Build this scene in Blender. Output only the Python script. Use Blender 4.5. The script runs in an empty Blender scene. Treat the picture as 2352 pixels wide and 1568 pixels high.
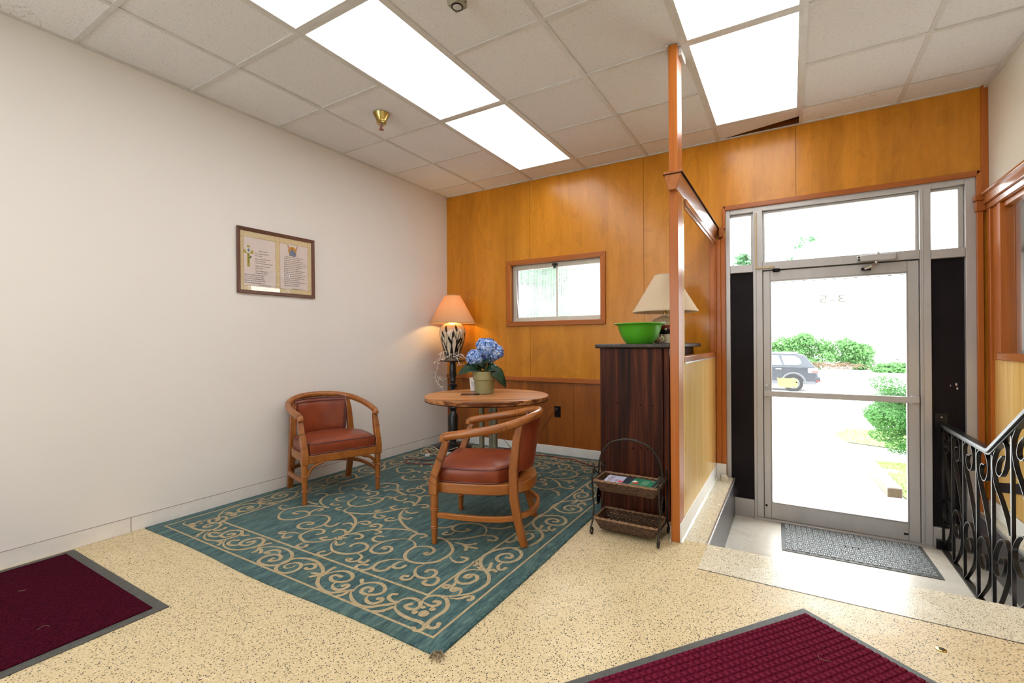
import bpy, bmesh, math, random
from mathutils import Vector, Matrix
from math import pi, sin, cos, radians
random.seed(7)
C = bpy.context.scene.collection
SC = bpy.context.scene

# ---------------------------------------------------------------- camera, world, exposure
def setup_camera():
    yaw, pit, roll = 0.53969, 0.0024581, -0.0053665
    F = Vector((-sin(yaw)*cos(pit), cos(yaw)*cos(pit), sin(pit)))
    R = Vector((cos(yaw), sin(yaw), 0)); U = R.cross(F)
    R2 = R*cos(roll)+U*sin(roll); U2 = U*cos(roll)-R*sin(roll)
    cd = bpy.data.cameras.new('camera'); cd.sensor_width = 36; cd.sensor_fit = 'HORIZONTAL'
    cd.lens = 36*1069.9063/2352; cd.clip_start = .02; cd.clip_end = 300
    co = bpy.data.objects.new('camera', cd); C.objects.link(co)
    m = Matrix((R2, U2, -F)).transposed().to_4x4(); m.translation = (3.5106, -4.3611, 1.1582)
    co.matrix_world = m
    SC.camera = co
setup_camera()
SKY = 12.0
W_ = bpy.data.worlds.new('sky'); SC.world = W_; W_.use_nodes = True
bg = W_.node_tree.nodes['Background']; bg.inputs[0].default_value = (.93, .97, 1, 1); bg.inputs[1].default_value = SKY
vs = SC.view_settings
SC.display_settings.display_device = 'sRGB'
vs.view_transform = 'Standard'; vs.look = 'None'; vs.exposure = -0.28; vs.gamma = 1; vs.use_curve_mapping = False
cy = SC.cycles
cy.use_denoising = True; cy.max_bounces = 6; cy.diffuse_bounces = 4; cy.glossy_bounces = 3; cy.transmission_bounces = 4
cy.use_light_tree = False; cy.use_adaptive_sampling = True; cy.adaptive_threshold = .04; cy.transparent_max_bounces = 8; cy.sample_clamp_indirect = 8; cy.caustics_reflective = False; cy.caustics_refractive = False
PANEL = 6.1      # ceiling light panels
BULB = 30.0       # table lamp bulb
H = 2.884; WX = 4.66

# ---------------------------------------------------------------- helpers
class MB:
    def __init__(s, off=(0,0,0)): s.v = []; s.f = []; s.o = Vector(off)
    def add(s, vs, fs):
        n = len(s.v); s.v += [tuple(Vector(v)-s.o) for v in vs]; s.f += [tuple(i+n for i in f) for f in fs]; return s
    def box(s, x0, y0, z0, x1, y1, z1):
        if x1 < x0: x0, x1 = x1, x0
        if y1 < y0: y0, y1 = y1, y0
        if z1 < z0: z0, z1 = z1, z0
        return s.add([(x0,y0,z0),(x1,y0,z0),(x1,y1,z0),(x0,y1,z0),(x0,y0,z1),(x1,y0,z1),(x1,y1,z1),(x0,y1,z1)],
                     [(0,3,2,1),(4,5,6,7),(0,1,5,4),(1,2,6,5),(2,3,7,6),(3,0,4,7)])
    def obox(s, c, sz, m):       # oriented box, m a 3x3 Matrix of axes
        a = [Vector((x*sz[0]/2, y*sz[1]/2, z*sz[2]/2)) for z in(-1,1) for y in(-1,1) for x in(-1,1)]
        return s.add([Vector(c)+m@q for q in a], [(0,2,3,1),(4,5,7,6),(0,1,5,4),(1,3,7,5),(3,2,6,7),(2,0,4,6)])
    def prism(s, poly, z0, z1, ax='z'):
        n = len(poly)
        ar = sum(poly[i][0]*poly[(i+1)%n][1]-poly[(i+1)%n][0]*poly[i][1] for i in range(n))
        if ar < 0: poly = poly[::-1]
        def P(a, b, c): return (a,b,c) if ax == 'z' else (a,c,b) if ax == 'y' else (c,a,b)
        vs = [P(a,b,z0) for a,b in poly]+[P(a,b,z1) for a,b in poly]
        fs = [tuple(range(n))[::-1], tuple(range(n,2*n))]+[(i,(i+1)%n,(i+1)%n+n,i+n) for i in range(n)]
        if ax == 'y': fs = [f[::-1] for f in fs]
        return s.add(vs, fs)
    def tube(s, pts, r, n=8, cap=True, ph=0, ell=None):
        pts = [Vector(p) for p in pts]; k = len(pts)
        rs = r if isinstance(r, (list, tuple)) else [r]*k
        vs = []; fs = []; up = None
        for i, p in enumerate(pts):
            t = (pts[min(i+1,k-1)]-pts[max(i-1,0)])
            t = t.normalized() if t.length > 1e-9 else Vector((0,0,1))
            if up is None: up = Vector((0,0,1)) if abs(t.z) < .9 else Vector((1,0,0))
            a = t.cross(up)
            if a.length < 1e-4: a = t.cross(Vector((0,1,0)))
            a.normalize(); b = a.cross(t).normalized(); up = b
            ea, eb = ell or (1,1)
            for j in range(n):
                q = ph+2*pi*j/n; vs.append(p+a*cos(q)*rs[i]*ea+b*sin(q)*rs[i]*eb)
        for i in range(k-1):
            for j in range(n): fs.append((i*n+j, i*n+(j+1)%n, (i+1)*n+(j+1)%n, (i+1)*n+j))
        if cap: fs += [tuple(range(n))[::-1], tuple(range((k-1)*n, k*n))]
        return s.add(vs, fs)
    def cyl(s, p0, p1, r, n=16, r1=None): return s.tube([p0,p1], [r, r if r1 is None else r1], n)
    def sq(s, pts, w):  return s.tube(pts, [a*.7071 for a in w] if isinstance(w,(list,tuple)) else w*.7071, 4, True, pi/4)
    def lathe(s, prof, n=32, c=(0,0,0), cap=True):
        c = Vector(c); vs = [c+Vector((r*cos(2*pi*j/n), r*sin(2*pi*j/n), z)) for r,z in prof for j in range(n)]; k = len(prof)
        fs = [(i*n+j, i*n+(j+1)%n, (i+1)*n+(j+1)%n, (i+1)*n+j) for i in range(k-1) for j in range(n)]
        if cap: fs += [tuple(range(n))[::-1], tuple(range((k-1)*n, k*n))]
        return s.add(vs, fs)
    def ball(s, c, r, n=10, m=7, sc=(1,1,1)):
        c = Vector(c); vs = [c+Vector((0,0,-r*sc[2]))]; fs = []
        for i in range(1, m):
            p = -pi/2+pi*i/m
            for j in range(n): vs.append(c+Vector((r*cos(p)*cos(2*pi*j/n)*sc[0], r*cos(p)*sin(2*pi*j/n)*sc[1], r*sin(p)*sc[2])))
        vs.append(c+Vector((0,0,r*sc[2]))); L = len(vs)-1
        for j in range(n):
            fs.append((0, 1+(j+1)%n, 1+j)); fs.append((L, L-n+j, L-n+(j+1)%n))
            for i in range(m-2): fs.append((1+i*n+j, 1+i*n+(j+1)%n, 1+(i+1)*n+(j+1)%n, 1+(i+1)*n+j))
        return s.add(vs, fs)
    def ribbon(s, pts, wd, w, t):   # flat bar: width w along wd, thickness t
        pts = [Vector(p) for p in pts]; wd = Vector(wd).normalized(); k = len(pts); vs = []; fs = []
        for i, p in enumerate(pts):
            d = (pts[min(i+1,k-1)]-pts[max(i-1,0)]).normalized(); nn = d.cross(wd).normalized()
            for a, b in ((-1,-1),(1,-1),(1,1),(-1,1)): vs.append(p+wd*a*w/2+nn*b*t/2)
        for i in range(k-1):
            for j in range(4): fs.append((i*4+j, i*4+(j+1)%4, (i+1)*4+(j+1)%4, (i+1)*4+j))
        return s.add(vs, fs+[(3,2,1,0), (4*k-4,4*k-3,4*k-2,4*k-1)])
    def mesh(s, name, m, smooth=True, ang=38):
        me = bpy.data.meshes.new(name); me.from_pydata(s.v, [], s.f)
        b = bmesh.new(); b.from_mesh(me); bmesh.ops.recalc_face_normals(b, faces=b.faces); b.to_mesh(me); b.free()
        if m: me.materials.append(m)
        if smooth:
            me.shade_smooth(); me.set_sharp_from_angle(angle=radians(ang))
        return me
    def build(s, name, m, parent=None, bevel=0, smooth=True, ang=38, kind=None, label=None):
        return link(name, s.mesh(name, m, smooth, ang), parent, bevel, kind, label)
def link(name, me, parent=None, bevel=0, kind=None, label=None):
    o = bpy.data.objects.new(name, me); C.objects.link(o)
    if parent: o.parent = parent
    if bevel:
        b = o.modifiers.new('bevel', 'BEVEL'); b.width = bevel; b.segments = 2; b.limit_method = 'ANGLE'; b.angle_limit = radians(40)
    if kind: o['kind'] = kind
    if label: o['label'] = label
    return o
def tag(o, label, cat, group=None):
    o['label'] = label; o['category'] = cat
    if group: o['group'] = group
    return o
def struct(o, label=None):
    o['kind'] = 'structure'
    if label: o['label'] = label
    return o
def thing(name, label, cat, loc=(0,0,0), rz=0, group=None):
    o = bpy.data.objects.new(name, None); C.objects.link(o); o.location = loc; o.rotation_euler = (0,0,rz); o.empty_display_size = .1
    return tag(o, label, cat, group)
def sempty(name, loc=(0,0,0), label=None):
    o = bpy.data.objects.new(name, None); C.objects.link(o); o.location = loc; o.empty_display_size = .1
    return struct(o, label)
def spline(pts, n=6, closed=False):
    pts = [Vector(p) for p in pts]; k = len(pts); out = []
    rng = range(k if closed else k-1)
    for i in rng:
        if closed: a, b, c, d = pts[(i-1)%k], pts[i], pts[(i+1)%k], pts[(i+2)%k]
        else: a, b, c, d = pts[max(i-1,0)], pts[i], pts[i+1], pts[min(i+2,k-1)]
        for j in range(n):
            t = j/n
            out.append(.5*((2*b)+(c-a)*t+(2*a-5*b+4*c-d)*t*t+(3*b-a-3*c+d)*t**3))
    if not closed: out.append(pts[-1])
    return out
def holed(x0, x1, z0, z1, holes):   # rectangles covering [x0,x1]x[z0,z1] minus holes (hx0,hx1,hz0,hz1)
    xs = sorted({x0, x1, *[min(max(h[i],x0),x1) for h in holes for i in (0,1)]})
    zs = sorted({z0, z1, *[min(max(h[i],z0),z1) for h in holes for i in (2,3)]})
    out = []
    for a, b in zip(xs, xs[1:]):
        run = None
        for c, d in zip(zs, zs[1:]):
            mx, mz = (a+b)/2, (c+d)/2
            if any(h[0] < mx < h[1] and h[2] < mz < h[3] for h in holes):
                if run: out.append((a,b,*run)); run = None
            else: run = (run[0], d) if run else (c, d)
        if run: out.append((a,b,*run))
    return out

# ---------------------------------------------------------------- materials
class NT:
    def __init__(s, name):
        s.m = bpy.data.materials.new(name); s.m.use_nodes = True; s.t = s.m.node_tree; s.n = s.t.nodes; s.b = s.n['Principled BSDF']
    def node(s, ty, **kw):
        x = s.n.new(ty)
        for k, v in kw.items(): setattr(x, k, v)
        return x
    def l(s, a, b): s.t.links.new(a, b)
    def coord(s, scale=(1,1,1), rot=(0,0,0), kind='Object'):
        tc = s.node('ShaderNodeTexCoord'); mp = s.node('ShaderNodeMapping'); s.l(tc.outputs[kind], mp.inputs[0])
        mp.inputs['Scale'].default_value = scale; mp.inputs['Rotation'].default_value = rot; return mp.outputs[0]
    def noise(s, co, scale=5, detail=4, rough=.55, dist=0):
        x = s.node('ShaderNodeTexNoise'); s.l(co, x.inputs['Vector']); x.inputs['Scale'].default_value = scale
        x.inputs['Detail'].default_value = detail; x.inputs['Roughness'].default_value = rough; x.inputs['Distortion'].default_value = dist
        return x.outputs['Fac']
    def ramp(s, fac, stops, interp='LINEAR'):
        x = s.node('ShaderNodeValToRGB'); s.l(fac, x.inputs[0]); e = x.color_ramp.elements; x.color_ramp.interpolation = interp
        while len(e) < len(stops): e.new(.5)
        for i, (p, c) in enumerate(stops):
            e[i].position = p; e[i].color = (c, c, c, 1) if isinstance(c, (int, float)) else (*c, 1)
        return x.outputs[0]
    def mix(s, fac, a, b, mode='MIX'):
        x = s.node('ShaderNodeMix', data_type='RGBA', blend_type=mode)
        for sock, v in ((x.inputs['Factor'], fac), (x.inputs[6], a), (x.inputs[7], b)):
            if isinstance(v, (int, float)): sock.default_value = v
            elif isinstance(v, tuple): sock.default_value = (*v, 1) if len(v) == 3 else v
            else: s.l(v, sock)
        return x.outputs[2]
    def math(s, op, a, b=0):
        x = s.node('ShaderNodeMath', operation=op)
        for sock, v in ((x.inputs[0], a), (x.inputs[1], b)):
            if isinstance(v, (int, float)): sock.default_value = v
            else: s.l(v, sock)
        return x.outputs[0]
    def col(s, c):
        if isinstance(c, tuple): s.b.inputs['Base Color'].default_value = (*c, 1)
        else: s.l(c, s.b.inputs['Base Color'])
        return s
    def set(s, rough=.5, metal=0, spec=.5, coat=0, sheen=0, **kw):
        i = s.b.inputs; i['Roughness'].default_value = rough; i['Metallic'].default_value = metal; i['Specular IOR Level'].default_value = spec
        i['Coat Weight'].default_value = coat; i['Coat Roughness'].default_value = .1; i['Sheen Weight'].default_value = sheen
        return s
    def bump(s, fac, strength=.3, dist=.002):
        x = s.node('ShaderNodeBump'); x.inputs['Strength'].default_value = strength; x.inputs['Distance'].default_value = dist
        s.l(fac, x.inputs['Height']); s.l(x.outputs[0], s.b.inputs['Normal']); return s
def plain(name, c, rough=.5, metal=0, spec=.5, var=.06, scale=30, bump=0, coat=0, sheen=0):
    t = NT(name); co = t.coord(); f = t.noise(co, scale, 3)
    d = tuple(max(0, x*(1-var*2.2)) for x in c); e = tuple(min(1, x*(1+var)) for x in c)
    t.col(t.ramp(f, [(.25, d), (.75, e)])).set(rough, metal, spec, coat, sheen)
    if bump: t.bump(f, bump)
    return t.m
def wood(name, dark, mid, light, axis='z', grain=9, rough=.35, coat=0, strip=0, bump=.08, spec=.5, ripple=.5, figure=False, stops=(.3,.52,.72)):
    t = NT(name); k = {'x': (.55,grain,grain), 'y': (grain,.55,grain), 'z': (grain,grain,.55)}[axis]
    co = t.coord(k); f = t.noise(co, 1.6, 5, .6, ripple)
    fine = t.noise(t.coord(tuple(a*9 if a > 1 else a*4 for a in k)), 1.5, 3, .6)
    f2 = t.math('ADD', t.math('MULTIPLY', f, .75), t.math('MULTIPLY', fine, .25))
    c = t.ramp(f2, [(stops[0], dark), (stops[1], mid), (stops[2], light)])
    if figure:  # flame figure and small knots of rotary-cut veneer
        fg = t.noise(t.coord((3.2,3.2,1.3)), 1.2, 4, .55, 3.0); c = t.mix(1.0, c, t.ramp(fg, [(.38, .86), (.48, 1.0), (.55, .93), (.66, 1.0)]), 'MULTIPLY')
        kn = t.node('ShaderNodeTexVoronoi'); t.l(t.coord((2.6,2.6,1.7)), kn.inputs['Vector']); kn.inputs['Scale'].default_value = 1.0
        c = t.mix(t.ramp(kn.outputs['Distance'], [(.012, .55), (.05, 0)]), c, dark[:1]+(dark[1]*.6, dark[2]*.5))
    if strip:   # veneer leaves of slightly different tone
        sx = t.node('ShaderNodeSeparateXYZ'); tc = t.node('ShaderNodeTexCoord'); t.l(tc.outputs['Object'], sx.inputs[0])
        fl = t.math('FLOOR', t.math('DIVIDE', t.math('ADD', sx.outputs[0], sx.outputs[1]), strip))
        wn = t.node('ShaderNodeTexWhiteNoise', noise_dimensions='1D'); t.l(fl, wn.inputs['W'])
        c = t.mix(1.0, c, t.ramp(wn.outputs[0], [(0, .86), (1, 1.0)]), 'MULTIPLY')
    t.col(c).set(rough, 0, spec, coat)
    if bump: t.bump(fine, bump, .0015)
    return t.m
def glass_mat(name, tint=(1,1,1), refl=.9, extra=0):
    t = NT(name); t.n.remove(t.b); out = t.n['Material Output']
    tr = t.node('ShaderNodeBsdfTransparent'); tr.inputs[0].default_value = (*tint, 1)
    gl = t.node('ShaderNodeBsdfGlossy'); gl.inputs['Roughness'].default_value = .02; gl.inputs[0].default_value = (refl, refl, refl, 1)
    lw = t.node('ShaderNodeLayerWeight'); lw.inputs[0].default_value = .5
    co = t.coord(); n = t.noise(co, 3, 2)
    fac = t.math('ADD', t.math('MULTIPLY', t.math('POWER', lw.outputs['Facing'], 5), .9), t.math('ADD', t.math('MULTIPLY', n, .01), .035+extra))
    mx = t.node('ShaderNodeMixShader'); t.l(fac, mx.inputs[0]); t.l(tr.outputs[0], mx.inputs[1]); t.l(gl.outputs[0], mx.inputs[2]); t.l(mx.outputs[0], out.inputs[0])
    return t.m
M = {}
def wall_paint():
    t = NT('painted_plaster'); co = t.coord(); big = t.noise(co, 1.3, 3); sm = t.noise(t.coord((1,3,9)), 2.2, 5, .62)
    scuff = t.ramp(t.noise(t.coord((1,2.2,14)), 3.3, 6, .65), [(.70, 0), (.76, 1)])
    c = t.mix(big, (.755,.712,.680), (.81,.765,.732)); c = t.mix(t.math('MULTIPLY', scuff, .16), c, (.40,.36,.34))
    t.col(c).set(.62, 0, .3).bump(t.noise(co, 120, 2), .06, .001); return t.m
M['wall'] = wall_paint()
M['wall_cream'] = plain('cream_paint', (.78,.76,.66), .3, var=.02, scale=4)
M['base'] = plain('baseboard_paint', (.80,.75,.71), .45, var=.05, scale=7)
M['base_white'] = plain('white_vinyl_base', (.80,.78,.74), .4, var=.04, scale=9)
M['ply'] = wood('birch_plywood', (.52,.185,.010), (.63,.240,.014), (.72,.30,.026), 'z', 5, .26, .05, strip=.203, bump=.02, ripple=.9, spec=.38, figure=True)
M['ply_low'] = wood('wainscot_plywood', (.20,.052,.006), (.31,.085,.009), (.41,.125,.015), 'z', 5, .3, .04, strip=.27, bump=.03, ripple=1.2, figure=True)
M['ply_panel'] = wood('pale_veneer_panel', (.58,.31,.070), (.74,.46,.14), (.84,.58,.25), 'z', 11, .22, .4, bump=.03)
M['trim'] = wood('stained_trim_z', (.32,.080,.011), (.42,.118,.017), (.49,.155,.026), 'z', 16, .3, .04, spec=.3)
M['trim_x'] = wood('stained_trim_x', (.28,.072,.012), (.37,.105,.018), (.44,.14,.027), 'x', 16, .3, .05, spec=.35)
M['trim_y'] = wood('stained_trim_y', (.28,.08,.018), (.37,.115,.025), (.44,.15,.036), 'y', 16, .22, .25)
M['chair'] = wood('chair_beech', (.17,.048,.010), (.29,.088,.015), (.40,.140,.026), 'z', 14, .3, .1)
M['chair_h'] = wood('chair_beech_rail', (.20,.056,.011), (.33,.104,.017), (.44,.155,.028), 'x', 14, .3, .1)
M['ring'] = plain('joint_ring_stain', (.085,.028,.010), .6, spec=.1)
M['groove'] = plain('dark_groove', (.022,.008,.005), .8, spec=.08)
def leather():
    t = NT('oxblood_leather'); co = t.coord(); c = t.ramp(t.noise(co, 6, 4), [(.3, (.170,.029,.010)), (.7, (.270,.054,.018))])
    t.col(c).set(.36, 0, .35).bump(t.noise(co, 160, 3), .10, .001); return t.m
M['leather'] = leather()
M['piping'] = plain('leather_piping', (.10,.022,.018), .4)
M['dark_oak'] = wood('dark_stained_oak', (.012,.0026,.001), (.050,.0105,.0035), (.130,.031,.009), 'z', 13, .5, 0, bump=.2, spec=.18, stops=(.38,.5,.62))
M['dark_top'] = plain('worn_dark_top', (.05,.035,.028), .5, var=.35, scale=60, bump=.3)
M['iron'] = plain('black_iron', (.006,.006,.007), .28, 0, .4, var=.2)
M['iron_old'] = plain('aged_iron', (.045,.036,.028), .55, .5, var=.3, scale=60)
M['blackwood'] = plain('black_lacquer', (.010,.009,.010), .3, coat=.2)
def terrazzo(name, base, base2, dark, amount, scale=118, rough=.22):
    t = NT(name); co = t.coord()
    v = t.node('ShaderNodeTexVoronoi'); t.l(co, v.inputs['Vector']); v.inputs['Scale'].default_value = scale; v.inputs['Randomness'].default_value = 1
    sx = t.node('ShaderNodeSeparateColor'); t.l(v.outputs['Color'], sx.inputs[0])
    inside = t.math('LESS_THAN', v.outputs['Distance'], .47)
    chip = t.math('MULTIPLY', inside, t.math('LESS_THAN', sx.outputs[0], amount)); lite = t.math('MULTIPLY', inside, t.math('GREATER_THAN', sx.outputs[1], .8))
    olive = t.math('MULTIPLY', t.math('LESS_THAN', v.outputs['Distance'], .5), t.math('GREATER_THAN', sx.outputs[0], .68))
    b = t.mix(t.noise(co, 2.2, 5, .6), base, base2)
    b = t.mix(t.math('MULTIPLY', t.noise(co, 210, 2), .5), b, (.84,.74,.56))
    b = t.mix(t.math('MULTIPLY', olive, .62), t.mix(t.math('MULTIPLY', lite, .5), b, (.88,.78,.60)), (.31,.255,.11))
    crack = t.node('ShaderNodeTexVoronoi', feature='DISTANCE_TO_EDGE'); cw = t.node('ShaderNodeTexNoise'); t.l(co, cw.inputs['Vector']); cw.inputs['Scale'].default_value = 1.7; cw.inputs['Detail'].default_value = 6; t.l(t.mix(.35, co, cw.outputs['Color'], 'ADD'), crack.inputs['Vector']); crack.inputs['Scale'].default_value = .42
    b = t.mix(t.math('MULTIPLY', t.math('LESS_THAN', crack.outputs[0], .0007), .3), b, (.12,.10,.08))
    t.col(t.mix(chip, b, dark)); t.set(rough, 0, .4 if rough < .3 else .3)
    r = t.ramp(t.noise(co, 4, 4), [(.3, rough*.8), (.7, rough*1.7)]); t.l(r, t.b.inputs['Roughness'])
    t.bump(t.noise(co, 90, 2), .03, .001); return t.m
M['terrazzo'] = terrazzo('terrazzo_buff', (.52,.375,.178), (.66,.50,.262), (.018,.022,.019), .19, 185, .34)
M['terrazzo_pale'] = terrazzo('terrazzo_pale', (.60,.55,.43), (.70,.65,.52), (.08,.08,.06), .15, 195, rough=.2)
def concrete(name, a, b, rough=.6):
    t = NT(name); co = t.coord(); f = t.noise(co, 6, 7, .65); s = t.ramp(t.noise(co, 60, 3), [(.62, 0), (.72, 1)])
    c = t.mix(f, a, b); d = t.ramp(t.noise(co, 2.3, 6, .7, .8), [(.5, 0), (.72, .55)]); c = t.mix(d, c, tuple(x*y for x, y in zip(a, (.85,.72,.55)))); t.col(t.mix(t.math('MULTIPLY', s, .5), c, tuple(x*.45 for x in a))).set(rough).bump(f, .2, .002); return t.m
M['landing'] = concrete('worn_landing', (.42,.37,.30), (.72,.68,.60), .35)
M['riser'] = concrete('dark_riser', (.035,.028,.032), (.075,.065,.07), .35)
def ceil_tile():
    t = NT('acoustic_tile'); co = t.coord(); oi = t.node('ShaderNodeObjectInfo')
    f = t.noise(co, 75, 5, .7, .6); c = t.mix(oi.outputs['Random'], (.80,.79,.80), (.86,.85,.86))
    fis = t.ramp(t.noise(t.coord((60,190,60)), 1, 3, .6, .7), [(.33, 0), (.42, 1)]); c = t.mix(t.math('MULTIPLY', t.math('SUBTRACT', 1.0, fis), .4), c, (.36,.32,.29))
    st = t.noise(co, 2.6, 4, .7, .3); ring = t.math('MULTIPLY', t.math('GREATER_THAN', st, .565), t.math('LESS_THAN', st, .575))
    ring = t.math('MULTIPLY', ring, t.math('GREATER_THAN', oi.outputs['Random'], .84))
    c = t.mix(t.math('MULTIPLY', ring, .3), c, (.30,.20,.12))
    t.col(c).set(.9, 0, .1).bump(f, .8, .004); return t.m
M['tile'] = ceil_tile()
M['tbar'] = plain('grid_tee_paint', (.66,.645,.62), .45, var=.05, scale=8)
M['plenum'] = plain('dark_plenum', (.01,.01,.012), .9)
def emit(name, c, s):
    t = NT(name); t.col(c).set(.5); co = t.coord()
    e = t.mix(t.noise(co, 4, 1), c, tuple(min(1, x*1.01) for x in c))
    t.l(e, t.b.inputs['Emission Color']); t.b.inputs['Emission Strength'].default_value = s; return t.m
M['panel'] = emit('light_diffuser', (.955,.985,1), PANEL)
def alu(name, a, b, rough=.38):
    t = NT(name); f = t.noise(t.coord((3,3,.5)), 3, 5, .65); d = t.ramp(t.noise(t.coord(), 34, 4, .7), [(.64, 0), (.74, 1)])
    t.col(t.mix(t.math('MULTIPLY', d, .35), t.mix(f, a, b), (.16,.14,.12))).set(rough, .35, .5); return t.m
M['alu'] = alu('aged_aluminium', (.38,.355,.345), (.52,.495,.48))
M['alu_white'] = alu('weathered_window_paint', (.50,.47,.39), (.68,.65,.57), .5)
M['steel'] = plain('nosing_steel', (.55,.55,.54), .3, .8, var=.1)
M['brass'] = plain('polished_brass', (.55,.40,.13), .16, 1, var=.08)
M['blackpaint'] = plain('black_panel_paint', (.012,.008,.010), .5, spec=.12, var=.2, scale=5)
M['peel'] = plain('bare_primer', (.55,.42,.38), .7)
M['glass'] = glass_mat('clear_glass', (.98,.99,.985))
M['picglass'] = glass_mat('picture_glass', (1,1,1), 1.0)
def ribbed():
    t = NT('ribbed_glass'); t.n.remove(t.b); out = t.n['Material Output']
    tr = t.node('ShaderNodeBsdfTransparent'); tr.inputs[0].default_value = (.93,.97,.96,1)
    tl = t.node('ShaderNodeBsdfTranslucent'); tl.inputs[0].default_value = (.85,.9,.88,1)
    rf = t.node('ShaderNodeBsdfRefraction'); rf.inputs['Roughness'].default_value = .16; rf.inputs['IOR'].default_value = 1.12
    gl = t.node('ShaderNodeBsdfGlossy'); gl.inputs['Roughness'].default_value = .15
    n = t.noise(t.coord((1,1,1)), 6, 2)
    a = t.node('ShaderNodeMixShader'); t.l(t.math('ADD', t.math('MULTIPLY', n, .1), .5), a.inputs[0]); t.l(tr.outputs[0], a.inputs[1]); t.l(rf.outputs[0], a.inputs[2])
    b = t.node('ShaderNodeMixShader'); b.inputs[0].default_value = .12; t.l(a.outputs[0], b.inputs[1]); t.l(tl.outputs[0], b.inputs[2])
    c = t.node('ShaderNodeMixShader'); c.inputs[0].default_value = .05; t.l(b.outputs[0], c.inputs[1]); t.l(gl.outputs[0], c.inputs[2]); t.l(c.outputs[0], out.inputs[0])
    return t.m
M['ribbed'] = ribbed()
def rug_mat():
    t = NT('rug_weave'); f = t.noise(t.coord((210,16,1)), 1, 4, .75); w = t.noise(t.coord((30,5,1)), 1, 3, .6); g = t.noise(t.coord((1,1,1)), 1.6, 4, .65)
    c = t.ramp(t.math('ADD', t.math('MULTIPLY', f, .65), t.math('MULTIPLY', w, .35)), [(.36, (.010,.034,.047)), (.50, (.045,.102,.104)), (.63, (.14,.22,.195))])
    c = t.mix(t.ramp(g, [(.5, 0), (.75, .55)]), c, (.060,.085,.050))
    k = t.node('ShaderNodeTexChecker'); t.l(t.coord((1,1,1)), k.inputs[0]); k.inputs['Scale'].default_value = 240
    t.col(c).set(.92, 0, .15, 0, .1).bump(f, .5, .003); return t.m
M['rug'] = rug_mat()
def rugline():
    t = NT('rug_cream_yarn'); f = t.noise(t.coord((170,12,1)), 1, 3, .6)
    t.col(t.ramp(f, [(.3, (.30,.22,.12)), (.7, (.50,.40,.25))])).set(.95, 0, .1).bump(f, .5, .002); return t.m
M['rugline'] = rugline()
M['burg'] = plain('burgundy_pile', (.056,.004,.013), .95, spec=.03, var=.35, scale=150, bump=.6)
M['burg2'] = plain('burgundy_waffle_pile', (.155,.010,.030), .9, spec=.06, var=.3, scale=180, bump=.6)
M['rubber'] = plain('grey_rubber', (.075,.075,.068), .6, var=.15, scale=40)
M['matgrey'] = plain('grey_mat_blocks', (.34,.36,.37), .45, var=.4, scale=90)
# ================================================================ THE SETTING
YB = -7.6
# ---- floor
fl = MB()
fl.box(0, YB, -.1, WX, -1.835, 0); fl.box(0, -1.835, -.1, 3.095, -1.505, 0); fl.box(0, -1.505, -.1, 2.955, 0, 0); fl.box(4.585, -1.835, -.1, WX, -1.505, 0)
floor = struct(fl.build('floor', M['terrazzo'], smooth=False), 'buff terrazzo floor with dark chips')
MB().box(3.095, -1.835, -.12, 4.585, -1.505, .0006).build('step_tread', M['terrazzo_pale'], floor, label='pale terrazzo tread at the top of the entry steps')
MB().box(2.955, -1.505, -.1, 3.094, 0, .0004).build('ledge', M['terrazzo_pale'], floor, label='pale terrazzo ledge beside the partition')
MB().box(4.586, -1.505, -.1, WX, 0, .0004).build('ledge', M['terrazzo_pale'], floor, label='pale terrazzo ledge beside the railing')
MB().box(3.095, -1.505, -.6, 4.585, -1.2, -.155).build('step_tread', M['landing'], floor)
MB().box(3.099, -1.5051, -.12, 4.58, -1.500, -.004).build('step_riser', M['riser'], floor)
MB().box(3.095, -1.2, -.6, 4.585, .14, -.31).build('landing', M['landing'], floor, label='worn concrete landing inside the glass door')
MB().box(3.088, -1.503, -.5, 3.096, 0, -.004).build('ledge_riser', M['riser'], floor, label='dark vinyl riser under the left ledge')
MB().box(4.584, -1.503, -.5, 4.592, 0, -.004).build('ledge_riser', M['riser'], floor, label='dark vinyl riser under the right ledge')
MB().box(3.086, -1.506, -.014, 3.1, 0, .004).build('edge_strip', M['steel'], floor, bevel=.002)
MB().box(4.58, -1.506, -.014, 4.594, 0, .004).build('edge_strip', M['steel'], floor, bevel=.002)
MB().box(3.095, -1.839, .0, 4.66, -1.834, .0011).build('joint_strip', M['dark_top'], floor)
# ---- left wall
MB().box(-.12, YB, -.1, 0, .12, H+.3).build('wall_left', M['wall'], smooth=False)['kind'] = 'structure'
b = MB().box(0, YB, 0, .008, 0, .091).build('baseboard_left', M['base'], bevel=.002); b['kind'] = 'structure'
M['seam'] = plain('painted_seam', (.30,.25,.22), .7)
MB().box(0, YB, .0900, .0088, 0, .0912).build('top_edge', M['seam'], b)
MB().box(.0082, -3.105, .002, .0088, -3.102, .09).build('joint', M['dark_top'], b)
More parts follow.
